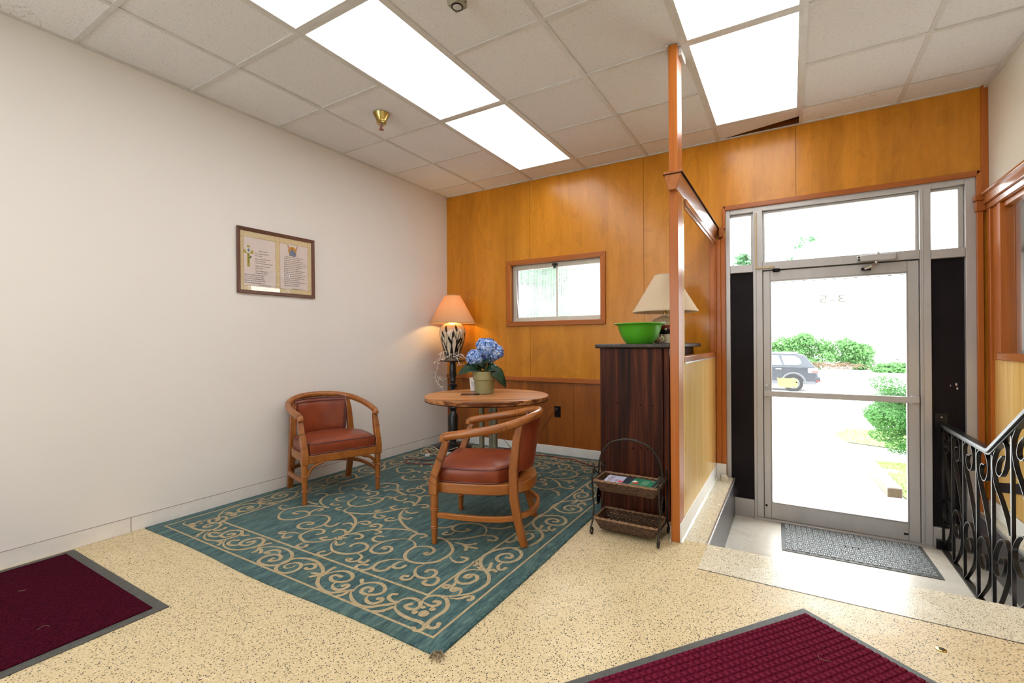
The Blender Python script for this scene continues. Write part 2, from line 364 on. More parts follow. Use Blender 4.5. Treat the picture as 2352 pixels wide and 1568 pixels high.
# ---- rear wall and right wall
mb = MB()
for a, b2, c, d in holed(0, WX, -.1, H+.3, [(.4,2.45,.9,2.4)]): mb.box(a, YB-.12, c, b2, YB, d)
struct(mb.build('wall_rear', M['wall'], smooth=False))
w4 = sempty('added_rear_window', (2.5,YB,.8), 'unseen wide window added behind the viewpoint for daylight')  # unseen window, added so sky light brightens the room and ceiling
for q in ((.4,.9,.45,2.4), (2.4,.9,2.45,2.4), (1.4,.9,1.45,2.4), (.4,.9,2.45,.95), (.4,2.35,2.45,2.4)): MB((2.5,YB,.8)).box(q[0], YB-.09, q[1], q[2], YB-.03, q[3]).build('frame_bar', M['alu'], w4)
MB((2.5,YB,.8)).box(.45, YB-.063, .95, 2.4, YB-.057, 2.35).build('pane', M['glass'], w4)
wr = sempty('wall_right', (WX,0,0), 'cream upper wall over stained wood panelling')
WO = (-2.25, -.235, 1.07, 2.0)
for a, b2, c, d in holed(YB, 0, 2.10, H+.3, []): MB((WX,0,0)).box(WX, a, c, WX+.1, b2, d).build('plaster', M['wall_cream'], wr, smooth=False)
mb = MB((WX,0,0))
for a, b2, c, d in holed(-2.45, 0, -.5, 2.10, [WO]): mb.box(WX+.006, a, c, WX+.05, b2, d)
mb.build('core', M['trim'], wr, smooth=False)
mb = MB((WX,0,0))
for a, b2, c, d in holed(YB, -2.45, -.1, 2.10, []): mb.box(WX, a, c, WX+.1, b2, d)
mb.build('plaster', M['wall_cream'], wr, smooth=False)
for y0, y1 in ((-.235,-.10), (-1.10,-.239), (-2.45,-1.104)):
    MB((WX,0,0)).box(WX, y0, .10, WX+.007, y1, 1.03).build('panel', M['ply_panel'], wr, bevel=.002)
MB((WX,0,0)).box(WX-.035, -2.45, 2.07, WX, -.0, 2.14).box(WX-.022, -2.45, 2.03, WX, 0, 2.07).build('cap_rail', M['trim_y'], wr, bevel=.004)
MB((WX,0,0)).box(WX-.05, -2.45, 2.128, WX, 0, 2.145).build('cap_lip', M['trim_y'], wr, bevel=.003)
MB((WX,0,0)).box(WX-.018, -2.3, 1.03, WX+.054, -.2, 1.078).build('sill', M['trim_y'], wr, bevel=.004)
MB((WX,0,0)).box(WX-.012, -.247, 1.07, WX+.054, -.20, 2.035).build('jamb', M['trim'], wr, bevel=.003)
MB((WX,0,0)).box(WX-.012, -2.30, 1.07, WX+.054, -2.24, 2.035).build('jamb', M['trim'], wr, bevel=.003)
MB((WX,0,0)).box(WX-.02, -.10, .09, WX+.01, -.045, 2.03).build('post', M['trim'], wr, bevel=.004)
MB((WX,0,0)).box(WX-.006, -.2, 1.03, WX+.01, -.10, 2.03).build('post', M['trim'], wr, bevel=.003)
MB((WX,0,0)).prism([(-.13,.168),(-.13,.229),(-1.5,.552),(-1.5,.492)], WX-.006, WX+.004, 'x').build('black_strip', M['blackpaint'], wr)
w2 = sempty('window_2', (WX,0,0), 'wood framed glass opening in the right wall'); MB((WX,0,0)).box(WX+.025, -2.25, 1.07, WX+.031, -.235, 2.03).build('pane', M['glass'], w2)
b = MB().box(WX-.010, -1.5, 0, WX, 0, .10).build('baseboard_right', M['base_white'], bevel=.003); b['kind'] = 'structure'
# neighbouring room seen through that glass
nr = sempty('wall_neighbour', (5.9,-1.5,0), 'walls of the neighbouring room')
o_ = (5.9,-1.5,0)
MB(o_).box(4.76, -3.6, -.1, 7.4, 0, 0).build('floor_slab', M['terrazzo'], nr, smooth=False)
MB(o_).box(4.76, -3.7, 0, 7.4, -3.6, 2.95).build('plaster', M['wall_cream'], nr, smooth=False)
MB(o_).box(7.4, -3.7, 0, 7.5, .12, 2.95).build('plaster', M['wall_cream'], nr, smooth=False)
MB(o_).box(4.76, -3.7, 2.9, 7.5, .12, 3.0).build('ceiling_slab', M['wall_cream'], nr, smooth=False)
# ---- wood wall (y = 0) with window and door openings
WIN = (.892, 1.916, 1.385, 1.995); DOOR = (3.035, 4.60, -.6, 2.275); NW = (4.815, 6.3, 1.05, 2.1)
wb = MB()
for a, b2, c, d in holed(-.12, 7.5, -.6, H+.3, [WIN, DOOR, NW]): wb.box(a, .012, c, b2, .13, d)
wall_back = struct(wb.build('wall_back', M['ply_low'], smooth=False), 'birch plywood wall with a chair rail')
for x0, x1 in ((.001,1.1245), (1.1275,2.3355), (2.3385,3.5495), (3.5525,4.658)):
    mb = MB()
    for a, b2, c, d in holed(x0, x1, .79 if x1 < 3 else .09, H, [WIN, DOOR]): mb.box(a, 0, c, b2, .0125, d)
    mb.build('plywood_sheet', M['ply'], wall_back, smooth=False)
for x0, x1 in ((.001,.80), (.803,1.62), (1.623,2.3355)): MB().box(x0, 0, .09, x1, .0125, .745).build('wainscot_sheet', M['ply_low'], wall_back, smooth=False)
MB().box(4.70, -.002, 0, 4.815, .0125, 2.9).box(6.3, -.002, 0, 7.4, .0125, 2.9).box(4.70, -.002, 0, 6.3, .0125, 1.05).build('far_sheet', M['trim'], wall_back, smooth=False)
MB().box(0, -.022, .745, .93, .0, .795).build('chair_rail', M['trim_x'], wall_back, bevel=.006)
MB().box(.931, -.022, .745, 2.38, .0, .795).build('chair_rail', M['trim_x'], wall_back, bevel=.006)
MB().box(4.625, -.02, 2.14, 4.66, 0, H).build('corner_trim', M['trim'], wall_back, bevel=.003)
b = MB().box(.008, -.009, 0, 2.90, 0, .091).build('baseboard_back', M['base_white'], bevel=.003); b['kind'] = 'structure'
# ---- small hopper window
w1 = sempty('window_1', (1.40,0,1.34), 'small ribbed glass window in the plywood wall'); o_ = (1.40,0,1.34)
ox0, ox1, oz0, oz1 = .838, 1.966, 1.335, 2.045; ix0, ix1, iz0, iz1 = .892, 1.916, 1.385, 1.995
for nm, q in (('casing', [(ox0,oz0),(ox1,oz0),(ix1,iz0),(ix0,iz0)]), ('casing', [(ox0,oz1),(ox1,oz1),(ix1,iz1),(ix0,iz1)])):
    MB(o_).prism(q, -.022, .0, 'y').build(nm, M['trim_x'], w1, bevel=.004)
for q in ([(ox0,oz0),(ix0,iz0),(ix0,iz1),(ox0,oz1)], [(ox1,oz0),(ix1,iz0),(ix1,iz1),(ox1,oz1)]):
    MB(o_).prism(q, -.022, .0, 'y').build('casing', M['trim'], w1, bevel=.004)
for q in ((ix0,iz0,ix1,iz0+.045), (ix0,iz1-.05,ix1,iz1)):
    MB(o_).box(q[0], .042, q[1], q[2], .085, q[3]).build('sash_rail', M['alu_white'], w1, bevel=.003)
for q in ((ix0,iz0,ix0+.045,iz1), (ix1-.028,iz0,ix1,iz1)):
    MB(o_).box(q[0], .046, q[1], q[2], .09, q[3]).build('sash_stile', M['alu_white'], w1, bevel=.003)
MB(o_).box(ix0+.046, .052, iz0+.02, ix0+.062, .09, iz1-.04).build('sash_stile', M['steel'], w1)
MB(o_).box(1.409, .050, iz0+.04, 1.428, .085, iz1-.05).build('muntin', M['alu_white'], w1, bevel=.003)
MB(o_).box(1.375, .02, iz1-.035, 1.43, .043, iz1-.012).box(1.395, .012, iz1-.065, 1.412, .04, iz1-.02).build('latch', M['iron_old'], w1, bevel=.003)
MB(o_).ribbon([(.94,.04,1.88),(.945,.034,1.65),(.965,.034,1.45)], (0,1,0), .008, .005).build('stay_arm', M['steel'], w1)
for x0, x1 in ((ix0+.055, 1.41), (1.427, ix1-.026)):
    mb = MB(o_); n = int((x1-x0)/.0022); ys = [.068+.0028*sin(2*pi*(x0+(x1-x0)*i/n)/.0185) for i in range(n+1)]
    vs_ = []; fs_ = []
    for i in range(n+1):
        x = x0+(x1-x0)*i/n; vs_ += [(x, ys[i], iz0+.04), (x, ys[i], iz1-.045)]
        if i: fs_.append((2*i-2, 2*i, 2*i+1, 2*i-1))
    mb.add(vs_, fs_); mb.build('ribbed_pane', M['ribbed'], w1, ang=80)
# ---- neighbouring window with curtain
w3 = sempty('window_3', (5.5,0,1.05), 'curtained window in the neighbouring room'); o_ = (5.5,0,1.05)
for q in ((4.815,1.05,4.845,2.1), (6.27,1.05,6.3,2.1), (4.815,1.05,6.3,1.09), (4.815,2.06,6.3,2.1), (4.815,1.735,6.3,1.775)):
    MB(o_).box(q[0], .02, q[1], q[2], .08, q[3]).build('frame_bar', M['alu'], w3, bevel=.002)
MB(o_).box(4.845, .045, 1.09, 6.27, .051, 2.06).build('pane', M['glass'], w3)
mb = MB(); vs_ = []; fs_ = []
for i in range(61):
    for j, z in enumerate((1.02, 1.4, 1.74)):
        t = i/60; x = 4.835+(.0 if j == 0 else .012*j)+t*1.3; vs_.append((x, -.05+.018*sin(t*70), z))
        if i and j: k = 3*i+j; fs_.append((k, k-1, k-4, k-3))
mb.add(vs_, fs_)
M['curtain'] = plain('white_sheer_curtain', (.82,.83,.84), .8, var=.03)
tag(mb.build('curtain', M['curtain']), 'white sheer curtain hanging beyond the glass of the right wall', 'curtain')
# ---- door frame, side lights, transom
DF = sempty('trim_1', (3.8,0,-.31), 'aluminium entrance frame with transom and black side panels'); o_ = (3.8,0,-.31)
def bar(nm, x0, z0, x1, z1, y0=.0, y1=.10, m='alu', bv=.003, par=None):
    return MB(o_).box(x0, y0, z0, x1, y1, z1).build(nm, M[m], par or DF, bevel=bv)
bar('jamb', 3.035,-.31,3.07,2.275, -.004); bar('jamb', 4.545,-.31,4.60,2.275, -.004)
bar('mullion', 3.243,-.31,3.312,2.245, -.008,.11); bar('mullion', 4.303,-.31,4.365,2.245, -.008,.11)
bar('mullion_fin', 3.262,-.31,3.268,1.74, -.013,-.008); bar('mullion_fin', 4.315,-.31,4.321,2.24, -.013,-.008)
bar('head', 3.07,2.235,4.545,2.275, -.004); bar('transom_bar', 3.312,1.742,4.303,1.808, -.012)
bar('transom_bar', 3.07,1.735,3.243,1.80, -.006); bar('transom_bar', 4.365,1.735,4.545,1.80, -.006)
bar('door_stop', 3.312,1.715,4.303,1.746,.052,.10); bar('door_stop', 3.308,-.29,3.330,1.72,.052,.10); bar('door_stop', 4.285,-.29,4.307,1.72,.052,.10); bar('threshold', 3.243,-.312,4.365,-.294, -.03,.11); bar('kick_panel', 3.07,-.31,3.243,-.163, .0,.08); bar('kick_panel', 4.365,-.31,4.545,-.163, .0,.08)
bar('stop_bead', 3.07,2.215,3.243,2.235,.03,.06,'alu'); bar('stop_bead', 3.312,2.215,4.303,2.235,.03,.06,'alu'); bar('stop_bead', 4.365,2.215,4.545,2.235,.03,.06,'alu')
bar('stop_bead', 3.225,1.80,3.243,2.22,.03,.06); bar('stop_bead', 4.285,1.808,4.303,2.22,.03,.06); bar('stop_bead', 4.515,1.80,4.545,2.22,.03,.06); bar('stop_bead', 3.312,1.808,3.328,2.22,.03,.06)
bar('black_panel', 3.07,-.163,3.243,1.735, .02,.07,'blackpaint',0); bar('black_panel', 4.365,-.163,4.545,1.735, .03,.07,'blackpaint',0)
for x, z, r in ((3.232,.33,.013),(3.232,.36,.006),(3.233,.14,.011),(3.234,.1,.007),(3.078,-.10,.016),(3.076,-.14,.012),(4.50,.85,.007),(4.505,.82,.006),(4.47,.84,.004)):
    MB(o_).prism([(x+r*cos(a)*random.uniform(.6,1.1), z+1.7*r*sin(a)*random.uniform(.7,1.1)) for a in [i*pi/4 for i in range(8)]], .0285, .031, 'y').build('paint_chip', M['peel'], DF, smooth=False)
for x0, x1 in ((3.07,3.243), (3.312,4.303), (4.365,4.545)): bar('pane', x0, 1.80, x1, 2.235, .045, .051, 'glass', 0)
# wood casing round the entrance and the cream conduit
for q, m in (([(3.012,2.310),(4.625,2.310),(4.60,2.272),(3.035,2.272)], 'trim_x'),):
    MB(o_).prism(q, -.025, .0, 'y').build('casing', M[m], DF, bevel=.004)
MB(o_).box(4.598, -.025, 2.03, 4.626, 0, 2.31).build('casing', M['trim'], DF, bevel=.003)
MB(o_).box(3.012, -.025, 2.12, 3.036, 0, 2.31).build('casing', M['trim'], DF, bevel=.003)
MB(o_).box(4.598, -.03, -.0, 4.63, 0, 2.03).build('casing', M['trim'], DF, bevel=.003)
MB(o_).box(4.588, -.045, 2.03, WX-.02, 0, 2.10).box(4.58, -.06, 2.10, WX-.02, 0, 2.14).build('cap_block', M['trim_x'], DF, bevel=.006)
M['cream_plastic'] = plain('cream_conduit', (.56,.45,.27), .45, var=.06)
MB(o_).box(3.258, -.022, 1.765, 3.272, -.006, 2.22).box(3.258, -.026, 1.755, 3.40, -.010, 1.772).build('conduit', M['cream_plastic'], DF, bevel=.002)
MB(o_).box(3.385, -.03, 1.722, 3.435, -.004, 1.748).build('contact_sensor', M['blackpaint'], DF, bevel=.004)
# ---- the door
D1 = sempty('door_1', (3.31,.02,-.30), 'glass door in an aluminium frame with a push bar'); o_ = (3.31,.02,-.30)
bar('stile', 3.315,-.293,3.366,1.735,.005,.05,par=D1); bar('stile', 4.236,-.293,4.300,1.735,.005,.05,par=D1)
bar('rail', 3.366,1.655,4.236,1.735,.005,.05,par=D1); bar('rail', 3.366,-.293,4.236,-.165,.005,.05,par=D1)
bar('glazing_bead', 3.366,-.165,3.374,1.655,.0,.03,par=D1); bar('glazing_bead', 4.228,-.165,4.236,1.655,.0,.03,par=D1)
bar('glazing_bead', 3.374,-.165,4.228,-.155,.0,.03,par=D1); bar('glazing_bead', 3.374,1.645,4.228,1.655,.0,.03,par=D1)
bar('pane', 3.366,-.165,4.236,1.655,.024,.030,'glass',0,par=D1)
pb = bar('push_bar', 3.318,.710,4.292,.755,-.045,-.025,'alu',.004,D1); bar('bar_bracket', 3.322,.70,3.352,.762,-.026,.006,'alu',.003,D1); bar('bar_bracket', 4.25,.70,4.288,.762,-.026,.006,'alu',.003,D1)
MB(o_).cyl((3.335,.006,.80), (3.335,-.008,.80), .013, 16).build('lock_cylinder', M['steel'], D1, bevel=.002)
MB(o_).cyl((3.33,.006,-.19), (3.33,.002,-.19), .009, 12).build('bolt_hole', M['blackpaint'], D1)
MB(o_).box(4.205, .002, -.25, 4.232, .006, -.238).build('bolt_hole', M['blackpaint'], D1)
M['decal'] = None; t_ = NT('yellow_sticker'); f_ = t_.noise(t_.coord(), 40, 2); t_.col(t_.ramp(f_, [(.3, (.85,.82,.40)), (.7, (.88,.85,.46))])).set(.5); tl_ = t_.node('ShaderNodeBsdfTranslucent'); tl_.inputs[0].default_value = (.72,.68,.26,1)
mx_ = t_.node('ShaderNodeMixShader'); mx_.inputs[0].default_value = .3; t_.l(t_.b.outputs[0], mx_.inputs[1]); t_.l(tl_.outputs[0], mx_.inputs[2]); t_.l(mx_.outputs[0], t_.n['Material Output'].inputs[0]); M['yellow'] = t_.m
def text_mesh(body, size, m, name='lettering', parent=None, mat=None, extrude=.0, align='LEFT', sx=1.0):
    cu = bpy.data.curves.new('txt', 'FONT'); cu.body = body; cu.size = size; cu.extrude = extrude; cu.align_x = align; cu.resolution_u = 2
    ob = bpy.data.objects.new('txt', cu); C.objects.link(ob); bpy.context.view_layer.update()
    me = bpy.data.meshes.new_from_object(ob.evaluated_get(bpy.context.evaluated_depsgraph_get())); bpy.data.objects.remove(ob)
    me.transform(Matrix.Diagonal((sx,1,1,1))); me.transform(m); me.name = name; me.materials.clear(); me.materials.append(mat)
    return link(name, me, parent)
t_ = NT('etched_grey_decal'); t_.col(t_.ramp(t_.noise(t_.coord(), 30, 2), [(.3, (.78,.79,.80)), (.7, (.84,.85,.86))])).set(.6); tl_ = t_.node('ShaderNodeBsdfTranslucent'); tl_.inputs[0].default_value = (.4,.4,.41,1)
mx_ = t_.node('ShaderNodeMixShader'); mx_.inputs[0].default_value = .045; t_.l(t_.b.outputs[0], mx_.inputs[1]); t_.l(tl_.outputs[0], mx_.inputs[2]); t_.l(mx_.outputs[0], t_.n['Material Output'].inputs[0]); M['decal'] = t_.m
# numerals are lettered to be read from the street side
text_mesh('3-5', .088, Matrix.Translation((3.882-3.31, .0195-.02+.0035, 1.455+.30)) @ Matrix(((-1,0,0,0),(0,0,1,0),(0,1,0,0),(0,0,0,1))), 'house_number', D1, M['decal'], 0, sx=1.62)
sh = [(0,.0),(.02,-.006),(.045,-.002),(.072,-.004),(.098,-.004),(.122,.0),(.135,-.016),(.148,-.012),(.146,-.036),(.151,-.055),(.14,-.078),(.118,-.072),(.095,-.08),(.06,-.078),(.03,-.076),(.008,-.07),(.006,-.048),(.008,-.03)]
MB(o_).add([(3.408+a, .0228, .862+b) for a, b in sh], [tuple(range(len(sh)))]).build('shield_sticker', M['yellow'], D1, smooth=False)
MB(o_).prism([(3.538,.828),(3.552,.836),(3.550,.818)], .0212, .0222, 'y').build('sticker_mark', M['blackpaint'], D1, smooth=False)
dc = thing('door_closer', 'grey metal door closer mounted on the bar above the glass door', 'door closer', (4.05,-.012,1.74)); o_ = (4.05,-.012,1.74)
MB(o_).box(3.955, -.075, 1.745, 4.165, -.012, 1.792).build('body', M['alu'], dc, bevel=.006)
MB(o_).box(3.938, -.06, 1.748, 3.955, -.012, 1.79).build('end_cap', M['steel'], dc, bevel=.004)
for z in (1.759, 1.778): MB(o_).cyl((3.9465,-.0605,z), (3.9465,-.063,z), .006, 12).build('screw', M['blackpaint'], dc)
MB(o_).ball((4.06,-.045,1.797), .016, 12, 8).build('adjuster', M['steel'], dc)
MB(o_).cyl((4.05,-.045,1.745), (4.05,-.045,1.722), .012, 12).sq([(4.05,-.045,1.728),(4.02,-.075,1.708),(3.985,-.04,1.695)], .016).build('arm', M['steel'], dc, bevel=.002)
MB(o_).box(3.965, -.045, 1.682, 4.02, -.012, 1.702).build('arm_shoe', M['blackpaint'], dc, bevel=.003)
# ---- ceiling: tees and tiles
XL = [.5574+.6059*k for k in range(7)]; YL = [-(.2977+.6133*j) for j in range(12)]
ceiling = struct(MB().box(-.1, YB-.1, H+.06, WX+.1, .1, H+.1).build('ceiling', M['plenum'], smooth=False), 'suspended ceiling of acoustic tiles')
for x in XL: MB().box(x-.0125, YB, H-.003, x+.0125, 0, H+.004).build('grid_tee', M['tbar'], ceiling, smooth=False)
for j, y in enumerate(YL):
    for x0, x1 in ((0,XL[1]),(XL[1],XL[2]),(XL[2],XL[4]),(XL[4],XL[5]),(XL[5],WX)):
        if j % 2 and (x0 == XL[1] or x0 == XL[4]): continue
        MB().box(x0, y-.0125, H-.0022, x1, y+.0125, H+.005).build('grid_tee', M['tbar'], ceiling, smooth=False)
MB().box(0, YB, H-.004, .022, 0, H+.004).build('wall_angle', M['tbar'], ceiling); MB().box(WX-.022, YB, H-.02, WX, 0, H+.004).build('wall_angle', M['tbar'], ceiling)
MB().box(0, -.018, H-.004, WX, 0, H+.004).build('wall_angle', M['tbar'], ceiling)
cols = [0]+XL+[WX]; rows = [0]+YL+[YB]
cache = {}
LIGHTS = {2, 5}
for i in range(len(cols)-1):
    for j in range(len(rows)-1):
        if i in LIGHTS and 1 <= j <= 12: continue
        x0, x1 = cols[i], cols[i+1]; y1, y0 = rows[j], rows[j+1]
        key = (round(x1-x0, 3), round(y1-y0, 3))
        if i == 5 and j == 0:   # the lifted tile that leaves a dark gap at the wall
            me = MB().add([(-.29,-.14,0),(.29,-.14,0),(.29,.045,.02),(-.29,.135,0),(-.29,-.14,.015),(.29,-.14,.015),(.29,.045,.035),(-.29,.135,.015)],
                          [(0,3,2,1),(4,5,6,7),(0,1,5,4),(1,2,6,5),(2,3,7,6),(3,0,4,7)]).mesh('ceiling_tile', M['tile'], False)
        elif key in cache: me = cache[key]
        else:
            a, b2 = (x1-x0)/2-.006, (y1-y0)/2-.006
            me = cache[key] = MB().box(-a, -b2, 0, a, b2, .015).mesh('ceiling_tile', M['tile'], False)
        o = link('ceiling_tile', me, ceiling); o.location = ((x0+x1)/2, (y0+y1)/2, H+.003+random.uniform(0,.002)); o.rotation_euler = (random.uniform(-.002,.002), random.uniform(-.002,.002), 0)
# ---- fluorescent light panels
lab = {(2,1): 'lit ceiling panel nearest the small ribbed window', (2,3): 'long lit ceiling panel in the middle of the left row', (2,5): 'lit ceiling panel cut off by the top edge, left of centre',
       (5,1): 'lit ceiling panel nearest the entrance door', (5,3): 'lit ceiling panel cut off by the top edge above the entrance'}
for i in sorted(LIGHTS):
    for j in (1, 3, 5, 7, 9):  # panels without an entry in lab are unseen, added for their light
        x0, x1 = cols[i], cols[i+1]; y1, y0 = rows[j], rows[j+2]
        lt = thing('ceiling_light', lab.get((i,j), 'lit ceiling panel in the %s row, %s behind the visible ones' % ('left' if i == 2 else 'right', {5: 'first', 7: 'second', 9: 'third'}.get(j, ''))), 'ceiling light', ((x0+x1)/2, (y0+y1)/2, H), 0, 'fluorescent ceiling panels')
        a, b2 = (x1-x0)/2, (y1-y0)/2; w = .030
        fr = MB()
        for q in ((-a+.011,-b2+.011,a-.011,-b2+w), (-a+.011,b2-w,a-.011,b2-.011), (-a+.011,-b2+w,-a+w,b2-w), (a-w,-b2+w,a-.011,b2-w)): fr.box(q[0],q[1],-.001,q[2],q[3],.02)
        fr.build('frame', M['tbar'], lt, smooth=False)
        MB().box(-a+w, -b2+w, .004, a-w, b2-w, .012).build('diffuser', M['panel'], lt, smooth=False)
        MB().box(-a+.014, -b2+.014, .021, a-.014, b2-.014, .05).build('housing', M['tbar'], lt, smooth=False)
nl = thing('ceiling_light', 'lit ceiling panel in the neighbouring room beyond the right hand glass', 'ceiling light', (5.9,-1.4,2.9), 0, 'fluorescent ceiling panels')  # added lamp, itself out of view, lightens the dark neighbouring room
MB().box(-.31,-.61,-.03,.31,.61,0).build('frame', M['tbar'], nl, bevel=.004); MB().box(-.28,-.58,-.034,.28,.58,-.029).build('diffuser', M['panel'], nl, smooth=False)
# ---- half-height partition with post
P = sempty('wall_partition', (2.93,-.8,0), 'wood partition with an open upper half and a post to the ceiling'); o_ = (2.93,-.8,0)
MB(o_).box(2.906, -1.565, 0, 2.955, -1.435, H-.002).build('post', M['trim'], P, bevel=.003)
MB(o_).box(2.912, -1.435, .0, 2.955, -1.385, 2.03).build('jamb', M['ply_panel'], P, bevel=.003)
MB(o_).box(2.914, -1.385, 0, 2.952, -.03, 1.03).build('core', M['trim_y'], P, smooth=False)
MB(o_).box(2.951, -1.385, .10, 2.957, -.06, 1.028).build('panel', M['ply_panel'], P, bevel=.002)
MB(o_).box(2.908, -1.385, .10, 2.915, -.03, 1.028).build('panel', M['ply_low'], P, bevel=.002)
MB(o_).box(2.902, -1.40, 1.03, 2.958, -.03, 1.068).build('sill', M['trim_y'], P, bevel=.003)
MB(o_).box(2.955, -1.39, 1.024, 2.960, -.06, 1.032).build('edge_strip', M['steel'], P)
MB(o_).prism([(2.908,2.03),(2.955,2.03),(2.978,2.10),(2.985,2.14),(2.885,2.14),(2.89,2.10)], -1.60, -.001, 'y').build('cap_rail', M['trim_y'], P, bevel=.004)
MB(o_).box(2.882, -1.602, 2.118, 2.99, -.001, 2.124).build('cap_groove', M['groove'], P)
MB(o_).box(2.955, -1.38, 1.995, 2.968, -.07, 2.03).box(2.955, -1.38, 1.97, 2.961, -.07, 1.995).build('head_mould', M['trim_y'], P, bevel=.003)
MB(o_).box(2.915, -.07, 0, 2.957, -.001, 2.03).box(2.957, -.04, .0, 2.999, -.001, 2.03).box(2.999, -.03, .0, 3.036, -.001, 2.05).build('wall_post', M['trim'], P, bevel=.004)
MB(o_).box(2.957, -.075, 1.07, 2.964, -.04, 2.03).build('stop', M['trim'], P, bevel=.002)
MB(o_).box(2.985, -.05, 2.045, 3.022, 0, 2.125).build('cap_block', M['trim_x'], P, bevel=.006)
MB(o_).prism([(2.955,0),(2.972,0),(2.972,.004),(2.962,.014),(2.961,.108),(2.955,.108)], -1.566, -.04, 'y').build('cove_base', M['base_white'], P, bevel=.002)
MB(o_).box(2.957, -.046, 0, 3.035, -.04, .12).build('cove_base', M['base_white'], P, bevel=.002)
MB(o_).prism([(2.906,0),(2.900,0),(2.896,.004),(2.904,.012),(2.904,.09),(2.906,.09)], -1.565, -1.47, 'y').build('cove_base', M['base_white'], P)
MB(o_).box(2.890, -1.575, H-.012, 2.906, -1.42, H-.004).box(2.955, -1.52, H-.05, 2.972, -1.40, H-.003).build('ceiling_clip', M['tbar'], P)
